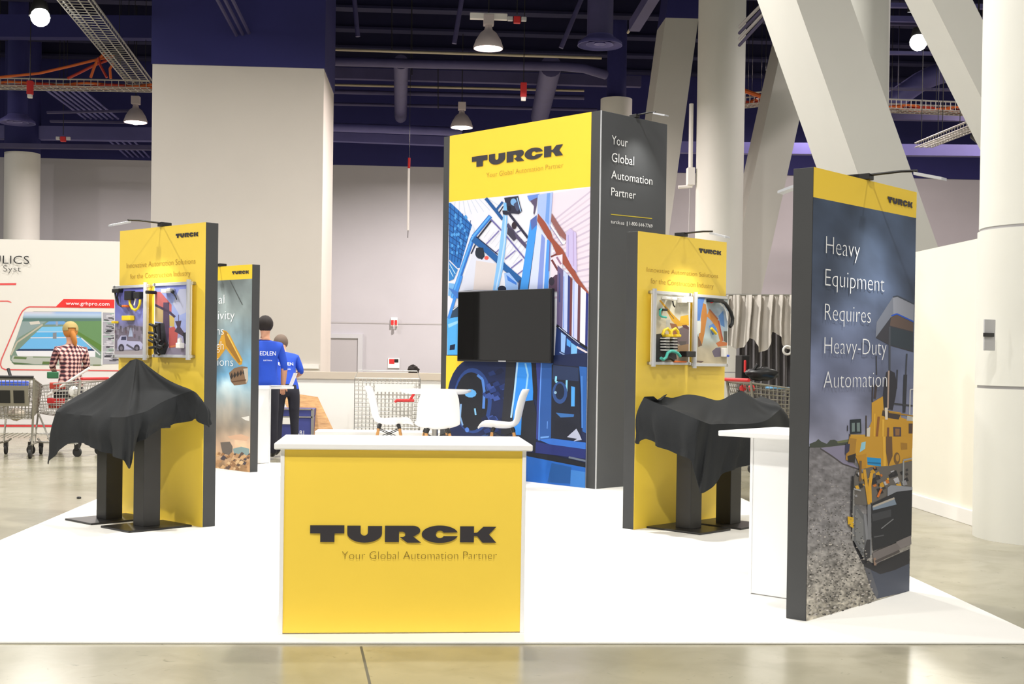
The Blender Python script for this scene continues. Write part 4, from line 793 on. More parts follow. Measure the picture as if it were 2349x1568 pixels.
# counter behind the dark panel
lc = P(1664, 985.5, 7.72); rzc = math.radians(-44.9)
e1 = Vector((math.cos(rzc), math.sin(rzc), 0)); e2 = Vector((-e1.y, e1.x, 0))
bc = lc + e1*.155 + e2*.03
counter('side_counter', 'plain white counter standing behind the tall dark panel', (bc.x, bc.y), rzc, .5, .55, lc.z, None, ov=.15, ovr=.0)
# counter behind the excavator panel
rc = P(622, 886, 16.25); rzb = math.radians(42)
e1 = Vector((math.cos(rzb), math.sin(rzb), 0)); e2 = Vector((-e1.y, e1.x, 0)); bc = rc - e1*.62
counter('side_counter', 'plain white counter standing behind the excavator picture panel', (bc.x, bc.y), rzb, .62, .5, rc.z, None, ov=.02, ovr=.34)
# ================================================================ HIGH TABLE AND STOOLS
tp = P(999, 893, 14.25); t = thing('high_table', 'round white bistro table between the white stools', 'table', (tp.x, tp.y, .012), 0); hz = tp.z-.012
MB().lathe((0, 0, 0), [(.001, hz-.045), (.33, hz-.045), (.395, hz-.02), (.4, hz-.008), (.396, hz), (.001, hz)], 40).build('table_top', 'white_lam', t, smooth=True)
MB().tube([(0, 0, .02), (0, 0, hz-.04)], .035, 14).build('column', 'steel', t, smooth=True)
MB().lathe((0, 0, 0), [(.001, 0), (.25, 0), (.25, .012), (.06, .03), (.036, .06)], 32).build('base', 'steel', t, smooth=True)
def stool(px, d, rz, label):
    p = GD(px, d); t = thing('shell_stool', label, 'stool', (p.x, p.y, .012), rz, 'white shell stools around the bistro table')
    prof = [(.255, .615), (.245, .635), (.2, .645), (.1, .635), (0, .628), (-.09, .632), (-.15, .655), (-.185, .70), (-.205, .77), (-.222, .86), (-.245, .95), (-.272, 1.02), (-.285, 1.045)]
    wd = [.17, .195, .215, .228, .232, .232, .232, .23, .226, .22, .21, .18, .13]; rows = []
    for k, ((yy, zz), w_) in enumerate(zip(prof, wd)):
        r = []; bk = min(1, max(0, (k-4)/4.0))
        for i in range(13):
            s_ = -1+i/6.0; lift = abs(s_)**2.4
            r.append((w_*s_, yy+bk*.075*lift, zz+(1-bk)*.06*lift*(0.35 if k < 2 else 1)))
        rows.append(r)
    MB().surf(rows).build('shell', 'white_lam', t, smooth=True, solid=.014, sub=1)
    for sx in (-1, 1):
        for sy in (-1, 1):
            l = MB().tube([(sx*.115, sy*.11-.01, .60), (sx*.225, sy*.235-.01, .006)], [.017, .011], 10).build('leg', 'beech', t, smooth=True)
            MB().tube([(sx*.10, sy*.095-.01, .632), (sx*.115, sy*.11-.01, .60), (sx*.118, sy*.114-.01, .585)], .02, 8).build('leg_socket', 'black_metal', l, smooth=True)
    wires = ((-.14, -.145, .47, .125, -.13, .58), (.14, -.145, .47, -.125, -.13, .58), (-.14, .125, .47, .125, .11, .58), (.14, .125, .47, -.125, .11, .58), (-.145, -.14, .47, -.125, .11, .58), (-.145, .12, .47, -.125, -.13, .58), (.145, -.14, .47, .125, .11, .58), (.145, .12, .47, .125, -.13, .58))
    for a in wires: MB().tube([a[:3], a[3:]], .005, 5).build('wire_strut', 'black_metal', t)
    return t
stool(893, 14.15, math.radians(-88), 'white shell stool at left of the bistro table facing right')
stool(1000, 13.4, math.radians(6), 'white shell stool with its back to us before the bistro table')
stool(1150, 13.75, math.radians(86), 'white shell stool at right of the bistro table facing left')
# ================================================================ DISPLAY BOARDS ON THE YELLOW PANELS
def board(pan, face, px4, label, post, art):
    uv = [face.uv(*p) for p in px4]; u0 = (uv[0][0]+uv[2][0])/2; u1 = (uv[1][0]+uv[3][0])/2; z0_ = (uv[2][1]+uv[3][1])/2; z1_ = (uv[0][1]+uv[1][1])/2
    M = MW[pan.name]; t = thing('display_board', label, 'display board', M @ Vector((u0, -.05, z0_)), math.atan2(M[1][0], M[0][0])); W_, H_ = u1-u0, z1_-z0_
    MB().b2((0, 0, .0), (W_, .008, H_)).build('backing', 'white_lam', t)
    for z in (0, H_-.025): MB().b2((-.01, -.012, z), (W_+.01, .012, z+.025)).build('rail', 'alu', t, bevel=.003)
    xp = W_-.028 if post == 'r' else -.0
    MB().tube([(xp+.014, -.012, -.015), (xp+.014, -.012, H_+.015)], .02, 12).build('post', 'alu', t, smooth=True)
    for x in (.02, W_-.02):
        for z in (.012, H_-.012): MB().tube([(x, -.012, z), (x, .05, z)], .014, 10).build('standoff', 'steel', t, smooth=True)
    F2 = Face(px4, W_, H_); pr2 = Print(F2, -.0005, (.012, W_-.012, .025, H_-.025)); art(pr2); pr2.build('photo_print', t)
    return t, F2
def pt(F2, px, py, y): u, z = F2.uv(px, py); return (u, y, z)
nz3 = vnoise(11)
def artL1(A):
    A.grid([(275, 652), (355, 648), (350, 822), (273, 820)], 14, 30, lambda u, v: tuple(max(0, min(255, x*(.85+.3*nz3(u*4, v*8)))) for x in ramp([(0, (108, 108, 196)), (.45, (124, 130, 200)), (.62, (130, 124, 150)), (.8, (140, 136, 156)), (1, (168, 160, 164))], v)))
    A.zoom(265, 630, 7.465)
    A.poly([(80, 900), (200, 930), (330, 860), (590, 880), (590, 1250), (80, 1240)], (120, 112, 130))
    for k in range(26):
        x = 90+random.random()*480; y = 860+random.random()*240; A.poly([(x-14, y-30), (x+12, y-26), (x+10, y+34), (x-12, y+30)], random.choice(((96, 92, 104), (150, 146, 170), (110, 90, 104), (136, 132, 150))))
    A.poly([(140, 1120), (200, 1030), (290, 1030), (300, 1120), (520, 1130), (560, 1180), (540, 1260), (140, 1270)], (182, 182, 216)).poly([(210, 1050), (285, 1045), (285, 1105), (200, 1105)], (60, 62, 90)).poly([(350, 900), (375, 900), (395, 1050), (320, 1050)], (170, 182, 214)).ell(205, 1235, 48, 66, (62, 58, 72), 14).ell(205, 1240, 24, 34, (120, 116, 130), 12).ell(460, 1240, 48, 60, (62, 58, 72), 14).ell(460, 1244, 24, 30, (120, 116, 130), 12).line([(290, 1180), (420, 1260)], 30, (90, 88, 104)).poly([(70, 1290), (590, 1280), (590, 1400), (70, 1400)], (166, 158, 164))
def artL2(A):
    A.grid([(363, 650), (453, 642), (450, 826), (363, 820)], 10, 24, lambda u, v: tuple(max(0, min(255, x*(.88+.24*nz3(u*4+5, v*8)))) for x in ramp([(0, (120, 128, 206)), (.3, (150, 166, 216)), (.6, (150, 160, 212)), (.85, (150, 140, 160)), (1, (140, 130, 146))], v)))
    A.zoom(265, 630, 7.465)
    A.poly([(1060, 500), (1170, 250), (1310, 240), (1310, 640), (1180, 700)], (176, 180, 206)).poly([(750, 300), (850, 300), (930, 390), (1040, 520), (1040, 680), (900, 620), (750, 520)], (176, 96, 98)).poly([(740, 500), (900, 590), (910, 830), (740, 790)], (174, 152, 108)).poly([(1000, 690), (1090, 730), (1090, 900), (1000, 880)], (186, 164, 96)).poly([(900, 480), (1000, 480), (1010, 900), (990, 1200), (900, 1260), (900, 700)], (78, 62, 86)).line([(740, 510), (900, 590), (1000, 640), (1100, 730)], 40, (66, 54, 76)).poly([(1000, 910), (1090, 890), (1150, 1000), (1130, 1240), (1000, 1250)], (176, 86, 84))
    A.poly([(1100, 800), (1210, 790), (1190, 900), (1260, 1000), (1240, 1060), (1090, 970), (1140, 900)], (70, 60, 74)).line([(1160, 690), (1160, 800)], 12, (90, 84, 110)).poly([(1230, 1000), (1310, 990), (1310, 1200), (1260, 1180)], (40, 40, 50)).ell(1185, 1140, 46, 64, (196, 190, 196), 16).ell(1185, 1140, 26, 40, (80, 76, 90), 14).poly([(740, 820), (920, 830), (960, 1100), (1000, 1200), (930, 1380), (780, 1370), (740, 1100)], (52, 52, 58)).poly([(980, 1250), (1310, 1240), (1310, 1390), (960, 1390)], (134, 126, 146)).line([(1020, 1230), (1120, 1215)], 26, (196, 120, 80))
def artY1(A):
    A.grid([(1494, 664), (1575, 669), (1569, 832), (1490, 832)], 10, 24, lambda u, v: tuple(max(0, min(255, x*(.88+.24*nz3(u*4+9, v*8)))) for x in ramp([(0, (196, 194, 180)), (.5, (198, 190, 168)), (1, (150, 138, 120))], v)))
    A.zoom(1470, 650, 7.838)
    A.poly([(250, 290), (285, 280), (500, 540), (620, 660), (780, 560), (790, 740), (580, 760), (480, 660), (380, 460)], (208, 158, 48)).poly([(640, 580), (780, 550), (780, 720), (620, 690)], (214, 168, 50)).line([(350, 400), (520, 620)], 16, (130, 100, 60)).poly([(440, 700), (560, 720), (600, 800), (560, 1120), (480, 1100), (500, 860)], (140, 96, 70)).poly([(560, 820), (700, 760), (790, 800), (790, 1060), (680, 1110), (570, 1060)], (112, 98, 100)).poly([(660, 740), (740, 730), (790, 780), (780, 820), (690, 780)], (90, 60, 66)).poly([(380, 640), (450, 640), (440, 800), (370, 800)], (176, 176, 170)).poly([(600, 1020), (740, 1020), (700, 1120), (640, 1130)], (90, 82, 82)).poly([(180, 900), (360, 880), (380, 1100), (540, 1180), (560, 1330), (190, 1380)], (60, 60, 62)).poly([(480, 1120), (800, 1060), (800, 1200), (560, 1240)], (150, 122, 92))
def artY2(A):
    A.grid([(1582, 671), (1662, 676), (1656, 834), (1577, 834)], 12, 24, lambda u, v: tuple(max(0, min(255, x*(.8+.4*nz3(u*5+13, v*7)))) for x in ramp([(0, (176, 184, 182)), (.35, (150, 172, 200)), (.6, (176, 190, 190)), (.75, (190, 180, 158)), (1, (188, 176, 148))], v)))
    A.zoom(1470, 650, 7.838)
    A.poly([(910, 300), (980, 200), (1080, 210), (1040, 330), (980, 640), (910, 660)], (84, 124, 192)).poly([(1310, 560), (1400, 460), (1420, 760), (1350, 720)], (96, 140, 200)).poly([(1140, 740), (1240, 680), (1300, 860), (1200, 900)], (92, 136, 204)).poly([(1000, 560), (1040, 330), (1090, 350), (1110, 560), (1060, 880), (1020, 1060), (950, 1080), (960, 900), (990, 780)], (186, 124, 62)).poly([(1100, 560), (1150, 450), (1280, 580), (1330, 720), (1390, 960), (1350, 1040), (1320, 960), (1280, 780), (1180, 640)], (196, 128, 60)).line([(1150, 440), (1300, 620)], 26, (160, 96, 66)).line([(1310, 640), (1380, 1000)], 26, (176, 84, 66)).poly([(1260, 1040), (1330, 1000), (1460, 1030), (1450, 1080), (1300, 1100)], (196, 116, 70)).poly([(1400, 830), (1480, 830), (1470, 1040), (1400, 1000)], (90, 92, 88)).poly([(1190, 1180), (1260, 1120), (1340, 1110), (1340, 1270), (1230, 1280)], (110, 102, 120)).poly([(940, 900), (990, 1000), (1020, 1080), (950, 1110)], (110, 84, 66)).poly([(900, 640), (1000, 660), (990, 860), (910, 900)], (208, 212, 208)).poly([(910, 1340), (1050, 1350), (1000, 1380), (920, 1360)], (110, 92, 84))
bL1, fL1 = board(pl_, FL, [(277, 656), (353, 650), (275.7, 816), (349, 819)], 'left hand board with yellow cables on the left yellow panel', 'r', artL1)
bL2, fL2 = board(pl_, FL, [(365.5, 651), (449.5, 645), (365.5, 817), (448, 822)], 'right hand board with black cable loom on the left yellow panel', 'r', artL2)
bY1, fY1 = board(py_, FY, [(1486, 663), (1576, 669.5), (1484, 832), (1569, 832)], 'left hand board with striped actuators on the right yellow panel', 'l', artY1)
bY2, fY2 = board(py_, FY, [(1580, 670.5), (1661.5, 676), (1578, 833.5), (1656, 833.5)], 'right hand board with black curved cable on the right yellow panel', 'l', artY2)
def Zp(pts, o, k): return [(o[0]+x/k, o[1]+y/k) for x, y in pts]
def cab(t, F2, pts, r, m, y=-.03, name='cable'):
    q = Zp(pts, ZO, ZK); MB().tube([pt(F2, x, yy, y) for x, yy in q], r, 8).build(name, m, t, smooth=True)
def blk(t, F2, x0, y0, x1, y1, m, name, dep=.05):
    (ax, ay), (bx, by) = Zp([(x0, y0), (x1, y1)], ZO, ZK); a, b = F2.uv(ax, ay), F2.uv(bx, by)
    MB().b2((a[0], -dep, b[1]), (b[0], -.002, a[1])).build(name, m, t, bevel=.006)
ZO, ZK = (265, 630), 7.465
blk(bL1, fL1, 335, 275, 445, 430, 'black_plastic', 'sensor_box'); blk(bL1, fL1, 490, 290, 585, 400, 'black_plastic', 'sensor_box'); blk(bL1, fL1, 290, 700, 430, 780, 'cable_yellow', 'connector_block'); blk(bL1, fL1, 130, 245, 240, 305, 'black_plastic', 'terminal'); blk(bL1, fL1, 290, 520, 350, 555, 'orange_plastic', 'indicator')
cab(bL1, fL1, [(395, 430), (400, 500), (440, 580), (490, 605), (540, 570), (570, 490), (575, 420)], .011, 'cable_yellow'); cab(bL1, fL1, [(150, 300), (165, 400), (200, 500), (260, 545), (300, 540)], .008, 'black_plastic'); cab(bL1, fL1, [(200, 300), (190, 380), (210, 520)], .006, 'black_plastic'); cab(bL1, fL1, [(470, 300), (495, 420), (470, 520)], .006, 'white_paint'); blk(bL1, fL1, 120, 790, 165, 830, 'cable_yellow', 'connector_block')
ball = lambda t, F2, x, y, r, m, nm: MB().ball(pt(F2, *Zp([(x, y)], ZO, ZK)[0], -.03), r, 12).build(nm, m, t, smooth=True)
blk(bL2, fL2, 945, 255, 1030, 320, 'white_paint', 'terminal'); blk(bL2, fL2, 1040, 240, 1100, 300, 'clear_grey', 'terminal'); ball(bL2, fL2, 1112, 300, .015, 'black_plastic', 'knob'); blk(bL2, fL2, 755, 285, 795, 340, 'black_plastic', 'terminal', .09)
blk(bL2, fL2, 1200, 1170, 1270, 1265, 'white_paint', 'sensor_base'); cab(bL2, fL2, [(1230, 1100), (1235, 1180)], .014, 'white_paint', name='sensor_stem')
for pts in ([(770, 850), (850, 880), (930, 860)], [(760, 990), (830, 1000), (900, 1040), (920, 1120)], [(760, 1110), (830, 1150), (900, 1100), (960, 1140)], [(770, 1240), (860, 1230), (960, 1260), (1030, 1180)], [(830, 860), (860, 1000), (840, 1150), (870, 1350)], [(920, 870), (930, 1100), (890, 1300), (930, 1360)], [(780, 1060), (850, 1080), (920, 1210), (1000, 1240)]):
    cab(bL2, fL2, pts, .012, 'black_plastic', y=-.05)
cab(bL2, fL2, [(1110, 300), (1160, 380), (1180, 430)], .005, 'black_plastic')
ZO, ZK = (1470, 650), 7.838
blk(bY1, fY1, 300, 215, 375, 275, 'white_paint', 'sensor_head'); blk(bY1, fY1, 415, 220, 500, 290, 'white_paint', 'sensor_head'); blk(bY1, fY1, 580, 230, 680, 340, 'white_paint', 'terminal'); blk(bY1, fY1, 690, 210, 790, 330, 'white_paint', 'terminal'); blk(bY1, fY1, 240, 440, 330, 485, 'black_plastic', 'sensor_box')
cab(bY1, fY1, [(250, 450), (215, 480), (215, 560), (250, 590), (330, 600)], .009, 'teal'); cab(bY1, fY1, [(450, 300), (460, 370), (485, 410)], .006, 'black_plastic')
for x0_ in (300, 440):
    cab(bY1, fY1, [(x0_-90, 910), (x0_-60, 830), (x0_, 800), (x0_+45, 850), (x0_+50, 920)], .012, 'cable_yellow', y=-.06); blk(bY1, fY1, x0_, 900, x0_+90, 950, 'cable_yellow', 'clamp', .07)
    for k in range(9): blk(bY1, fY1, x0_-40, 960+25*k, x0_+40, 985+25*k, 'white_paint' if k % 2 == 0 else 'black_plastic', 'bellows_ring', .06+.004*(k % 2))
cab(bY1, fY1, [(180, 1310), (220, 1340), (270, 1300), (300, 1220), (360, 1190), (420, 1200), (480, 1230), (520, 1280)], .013, 'teal', y=-.06); cab(bY1, fY1, [(260, 1340), (300, 1290), (360, 1310), (420, 1350)], .012, 'black_plastic', y=-.05)
blk(bY1, fY1, 600, 1190, 765, 1290, 'black_plastic', 'control_box', .08); ball(bY1, fY1, 650, 1225, .018, 'cable_yellow', 'knob'); blk(bY1, fY1, 480, 1355, 690, 1385, 'orange_plastic', 'name_strip', .03)
blk(bY2, fY2, 1090, 250, 1280, 320, 'black_plastic', 'encoder', .08); ball(bY2, fY2, 1142, 296, .018, 'red', 'knob'); cab(bY2, fY2, [(1270, 290), (1350, 330), (1410, 420), (1455, 500), (1480, 600), (1470, 700), (1430, 750)], .016, 'black_plastic', y=-.05); cab(bY2, fY2, [(1280, 320), (1360, 390), (1400, 480), (1420, 640)], .006, 'white_paint', y=-.03)
cab(bY2, fY2, [(1150, 780), (1235, 875)], .012, 'cable_yellow', y=-.02, name='name_strip'); blk(bY2, fY2, 1345, 1120, 1385, 1275, 'white_paint', 'sensor_base', .04); blk(bY2, fY2, 1395, 1235, 1450, 1275, 'blue_plastic', 'indicator', .03)
# ================================================================ DRAPED STANDS
def catmull(pts, sub):
    out = []; n = len(pts)
    for i in range(n-1):
        p0, p1, p2, p3 = pts[max(i-1, 0)], pts[i], pts[i+1], pts[min(i+2, n-1)]
        for k in range(sub):
            t = k/sub; out.append(.5*((2*p1)+(p2-p0)*t+(2*p0-5*p1+4*p2-p3)*t*t+(3*p1-p0-3*p2+p3)*t*t*t))
    out.append(pts[-1]); return out
def stand(label, posts, plate_dir, plate, h, c, top):
    mid = (Vector(posts[0])+Vector(posts[1]))/2; t = thing('display_stand', label, 'stand', (mid.x, mid.y, .012), plate_dir)
    R = Matrix.Rotation(plate_dir, 3, 'Z'); inv = MW[t.name].inverted()
    for p in posts:
        q = inv @ Vector((p[0], p[1], .012))
        MB().b2((q.x-.075, q.y-.075, .015), (q.x+.075, q.y+.075, h)).build('post', 'black_metal', t, bevel=.004)
        MB().b2((q.x-plate[0]/2, q.y-plate[1]/2, 0), (q.x+plate[0]/2, q.y+plate[1]/2, .016)).build('base_plate', 'black_metal', t, bevel=.004)
    MB().b2(top[0], top[1]).build('table_top', 'black_plastic', t, bevel=.01)
    return t
def cloth(label, apex, cols, seed, ridge=None, sub=7, amp=.022, rough=.5):
    """apex: list of world points (one per column) or one point; cols: (rim world, hem world)"""
    rg = random.Random(seed); n = len(cols); ap = apex if isinstance(apex, list) else [apex]*n
    A_ = catmull(ap, sub); R_ = catmull([c[0] for c in cols], sub); H_ = catmull([c[1] for c in cols], sub); m = len(A_); rows = []
    ph = [rg.random()*6.28 for _ in range(6)]
    nt, nb = 9, 10; cen = sum((r for r in R_), Vector())/len(R_)
    for i in range(nt):
        s_ = i/nt; row = []
        for k in range(m):
            p = A_[k].lerp(R_[k], s_); x = k/m
            p = p + Vector((0, 0, -.035*math.sin(math.pi*s_)+.012*math.sin(x*34+ph[0])*s_+.008*math.sin(x*61+ph[1]+s_*4)*s_)); row.append(p)
        rows.append(row)
    for i in range(nb+1):
        s_ = i/nb; row = []
        for k in range(m):
            p = R_[k].lerp(H_[k], s_); x = k/m
            o = (R_[k]-cen); o.z = 0; o = o.normalized() if o.length > 1e-5 else Vector((0, 0, 0))
            wv = (math.sin(x*52+ph[2])+.7*math.sin(x*83+ph[3])+.5*math.sin(x*131+ph[4]))*amp*(s_**.8)
            p = p + o*(wv+.03*math.sin(math.pi*min(1, s_*1.2))); row.append(p)
        rows.append(row)
    mb = MB().surf(rows)
    return mb.solo('black_cloth', 'black_cloth', label, 'cloth', smooth=True, solid=.004, split=.42)
# --- left stand
e1 = Vector((math.cos(-.8058), math.sin(-.8058), 0)); e2 = Vector((-e1.y, e1.x, 0))
nA, nB = G(242.5, 1191, .028), G(328.6, 1208, .028)
cA = nA - e1*.075 + e2*.075; cB = nB - e1*.075 + e2*.075
dst = lambda p: (Vector(p)-CAMP).dot(_F)
stand('pair of black square posts on base plates below the peaked cloth', (cA, cB), -.8058, (.42, .56), .79, None, ((-.48, -.24, .79), (.48, .09, .81)))
mid = (cA+cB)/2
def LD(s_, t_): return dst(mid+e1*s_+e2*t_)
dl, dn, dr, db = LD(-.58, -.36), LD(.58, -.36), LD(.58, .08), LD(-.58, .1); dap = LD(-.05, .06)
cl = [(P(250, 868, LD(-.5, .12)), P(240, 930, LD(-.5, .13))), (P(170, 912, LD(-.62, .0)), P(152, 990, LD(-.64, .02))), (P(131, 940, dl+.12), P(109, 1062, dl+.1)), (P(140, 946, dl), P(126, 1040, dl-.06)), (P(178, 951, dl-.15), P(168, 1016, dl-.22)), (P(205, 953, dl-.26), P(200, 1020, dl-.32)), (P(235, 955, dl-.42), P(226, 1032, dl-.47)), (P(262, 957, dl-.55), P(258, 1045, dl-.6)), (P(288, 956, dn), P(283, 1055, dn-.05)), (P(300, 953, dn+.02), P(298, 1074, dn)), (P(318, 948, dn+.08), P(307, 1030, dn+.08)), (P(338, 942, dn+.14), P(330, 1006, dn+.14)), (P(372, 922, dn+.24), P(366, 985, dn+.24)), (P(405, 908, dn+.36), P(412, 970, dn+.36)), (P(440, 897, dr-.06), P(452, 960, dr-.06)), (P(456, 908, dr), P(475, 979, dr)), (P(462, 920, dr+.07), P(483, 967, dr+.07))]
apx = P(312, 823, dap); apl = []
for k in range(len(cl)): apl.append(apx + Vector(((k-8)*.006, 0, -.002*abs(k-8))))
cloth('black cloth rising to a peak over the left stand', apl, cl, 4)
# --- right stand
e1 = Vector((math.cos(.7362), math.sin(.7362), 0)); e2 = Vector((-e1.y, e1.x, 0))
nA, nB = G(1583.7, 1213, .028), G(1675.5, 1202, .028)
cA = nA + e1*.075 + e2*.075; cB = nB + e1*.075 + e2*.075; mid = (cA+cB)/2
stand('pair of black square posts on base plates below the flat cloth', (cA, cB), .7362, (.42, .54), .79, None, ((-.46, -.3, .79), (.46, .08, .81)))
dl, dn, dr = LD(-.56, .08), LD(-.56, -.42), LD(.56, -.42); dk = LD(.5, .1)
cr = [(P(1500, 909, dl+.02), P(1492, 955, dl+.03)), (P(1480, 910, dl), P(1466, 990, dl)), (P(1477, 913, dl-.03), P(1464, 1018, dl-.05)), (P(1480, 914, dl-.05), P(1479, 1006, dl-.1)), (P(1515, 928, dl-.16), P(1512, 1022, dl-.2)), (P(1560, 946, dl-.3), P(1552, 1042, dl-.34)), (P(1600, 962, dl-.43), P(1585, 1056, dl-.46)), (P(1620, 970, dn), P(1600, 1110, dn-.03)), (P(1632, 973, dn+.04), P(1610, 1130, dn)), (P(1652, 972, dn+.1), P(1640, 1112, dn+.1)), (P(1680, 972, dn+.2), P(1662, 1082, dn+.2)), (P(1715, 972, dn+.33), P(1716, 1068, dn+.33)), (P(1755, 965, dn+.45), P(1760, 1050, dn+.47)), (P(1782, 945, dr-.05), P(1800, 1010, dr)), (P(1790, 935, dr+.05), P(1812, 985, dr+.1)), (P(1780, 922, dr+.2), P(1796, 960, dr+.25)), (P(1745, 908, dk), P(1748, 955, dk+.05))]
ax = [(1530, 904), (1525, 906), (1522, 908), (1528, 910), (1545, 912), (1575, 905), (1605, 908), (1630, 915), (1645, 918), (1660, 915), (1672, 908), (1685, 902), (1695, 898), (1702, 897), (1704, 897), (1700, 896), (1690, 895)]
dd = [LD(-.35+.05*k, -.02) for k in range(17)]
cloth('black cloth lying fairly flat over the right stand', [P(x, y, LD(-.38+.045*k, -.04)) for k, (x, y) in enumerate(ax)], cr, 9, amp=.016)
# ================================================================ NEIGHBOURING BOOTH WALL (left)
YG = 22.0; a = PY(-260, 800, YG); b = PY(330, 800, YG); ztop = PY(140, 551, YG).z
gw = thing('booth_wall', 'white printed booth wall with a factory picture at far left', 'booth wall', ((a.x+b.x)/2, YG, 0), 0)
x0g, x1g = a.x-gw.location.x, b.x-gw.location.x
MB().b2((x0g, 0, 0), (x1g, .1, ztop)).build('panel', 'booth_vinyl', gw, bevel=.004)
c4 = [cam_px((gw.location.x+x, YG, z)) for x, z in ((x0g, ztop), (x1g, ztop), (x0g, 0), (x1g, 0))]
FG = Face(c4, x1g-x0g, ztop, x0g, 0)
A = Print(FG, -.003).zoom(0, 640, 7.1276)
A.poly([(-400, 68), (268, 62), (262, 96), (-400, 100)], (222, 92, 92)).poly([(-400, 350), (130, 348), (190, 372), (186, 386), (120, 368), (-400, 372)], (226, 116, 112))
A.poly([(1040, 325), (2300, 338), (2300, 480), (900, 462)], (228, 56, 54))
def oline(pts, w_, c_): A.line(pts, w_, c_)
oline([(910, 455), (480, 452), (430, 470), (370, 520), (330, 590), (20, 1320), (10, 1400), (30, 1450), (90, 1478), (2300, 1500)], 20, (216, 96, 96))
A.poly([(440, 545), (560, 525), (1660, 535), (1660, 1410), (400, 1400), (230, 1390), (170, 1320), (165, 1250), (400, 600)], (120, 142, 128))
A.grid([(400, 530), (1660, 535), (1660, 650), (370, 640)], 12, 5, lambda u, v: ramp([(0, (150, 176, 224) if u > .35 else (206, 200, 212)), (.5, (184, 204, 228)), (1, (120, 148, 160))], v))
A.poly([(380, 640), (1660, 640), (1660, 700), (360, 690)], (92, 122, 118)).poly([(1100, 690), (1660, 680), (1660, 1190), (1200, 860)], (104, 142, 96)).poly([(1210, 850), (1290, 860), (1660, 1080), (1660, 1190)], (92, 128, 62)).poly([(360, 690), (760, 690), (300, 960), (240, 1060)], (140, 158, 158)).poly([(480, 700), (640, 680), (660, 730), (500, 745)], (206, 200, 190)).line([(700, 740), (280, 1030), (180, 1240)], 26, (186, 178, 160))
A.poly([(800, 690), (1050, 685), (1110, 740), (730, 740)], (108, 158, 214)).poly([(690, 780), (1130, 770), (1200, 860), (600, 860)], (124, 190, 230)).poly([(600, 865), (1200, 865), (1290, 945), (500, 950)], (88, 172, 226)).poly([(490, 970), (1320, 955), (1500, 1140), (320, 1140)], (110, 178, 228)).line([(500, 958), (1300, 950)], 16, (206, 210, 224)).line([(600, 862), (1200, 860)], 10, (196, 206, 224)).poly([(310, 1138), (1510, 1138), (1560, 1170), (260, 1170)], (44, 62, 96)).poly([(255, 1170), (1560, 1170), (1560, 1270), (290, 1255)], (226, 226, 232)).poly([(870, 1195), (950, 1195), (950, 1240), (870, 1240)], (90, 90, 130)).poly([(865, 880), (925, 870), (925, 975), (865, 975)], (130, 134, 142)).line([(1330, 960), (1640, 1240)], 18, (214, 218, 222)).poly([(910, 690), (950, 690), (950, 760), (915, 760)], (150, 160, 180))
A.poly([(215, 1250), (290, 1255), (1560, 1272), (1660, 1300), (1660, 1400), (240, 1385), (185, 1310)], (176, 180, 172)).poly([(240, 1260), (440, 1275), (430, 1310), (220, 1300)], (96, 118, 76)).poly([(540, 1265), (840, 1270), (840, 1282), (540, 1280)], (96, 118, 76)).poly([(700, 1345), (940, 1350), (940, 1390), (690, 1390)], (94, 116, 66)).poly([(190, 1355), (560, 1385), (240, 1392)], (84, 108, 72)).poly([(1520, 1395), (1650, 1395), (1640, 1412), (1520, 1412)], (104, 120, 76))
A.line([(1672, 540), (1668, 1400)], 16, (238, 238, 240)).poly([(1682, 545), (1870, 550), (1945, 600), (1960, 1380), (1682, 1390)], (168, 166, 176))
for k in range(46):
    y = 555+17*k; x = 1690+random.random()*160; A.poly([(x, y), (x+60+random.random()*90, y+4), (x+50+random.random()*80, y+22), (x+6, y+20)], random.choice(((90, 88, 98), (208, 206, 214), (124, 130, 132), (60, 58, 66), (190, 188, 198), (150, 176, 164))))
for y in (690, 900, 1085, 1190): A.line([(1682, y), (1950, y+6)], 10, (222, 220, 228))
A.poly([(-400, 2380), (500, 2382), (700, 2384), (700, 2412), (-400, 2410)], (214, 56, 60)).poly([(500, 2382), (2300, 2400), (2300, 2428), (500, 2410)], (214, 56, 60)).poly([(-400, 1500), (2300, 1520), (2300, 2372), (-400, 2370)], (224, 220, 220))
A.build('printed_graphic', gw)
text_px(FG, 'HYDRAULICS', (-130, 604), (68, 604), (-130, 584), gw, 'text_black', y=-.03, thin=-.008); text_px(FG, 'Hydraulic Syst', (-100, 622), (49, 622), (-100, 607), gw, 'text_black', y=-.03, thin=-.018); text_px(FG, 'www.grhpro.com', (152, 699), (252, 701), (152, 690.5), gw, 'text_white', y=-.03, thin=.004)
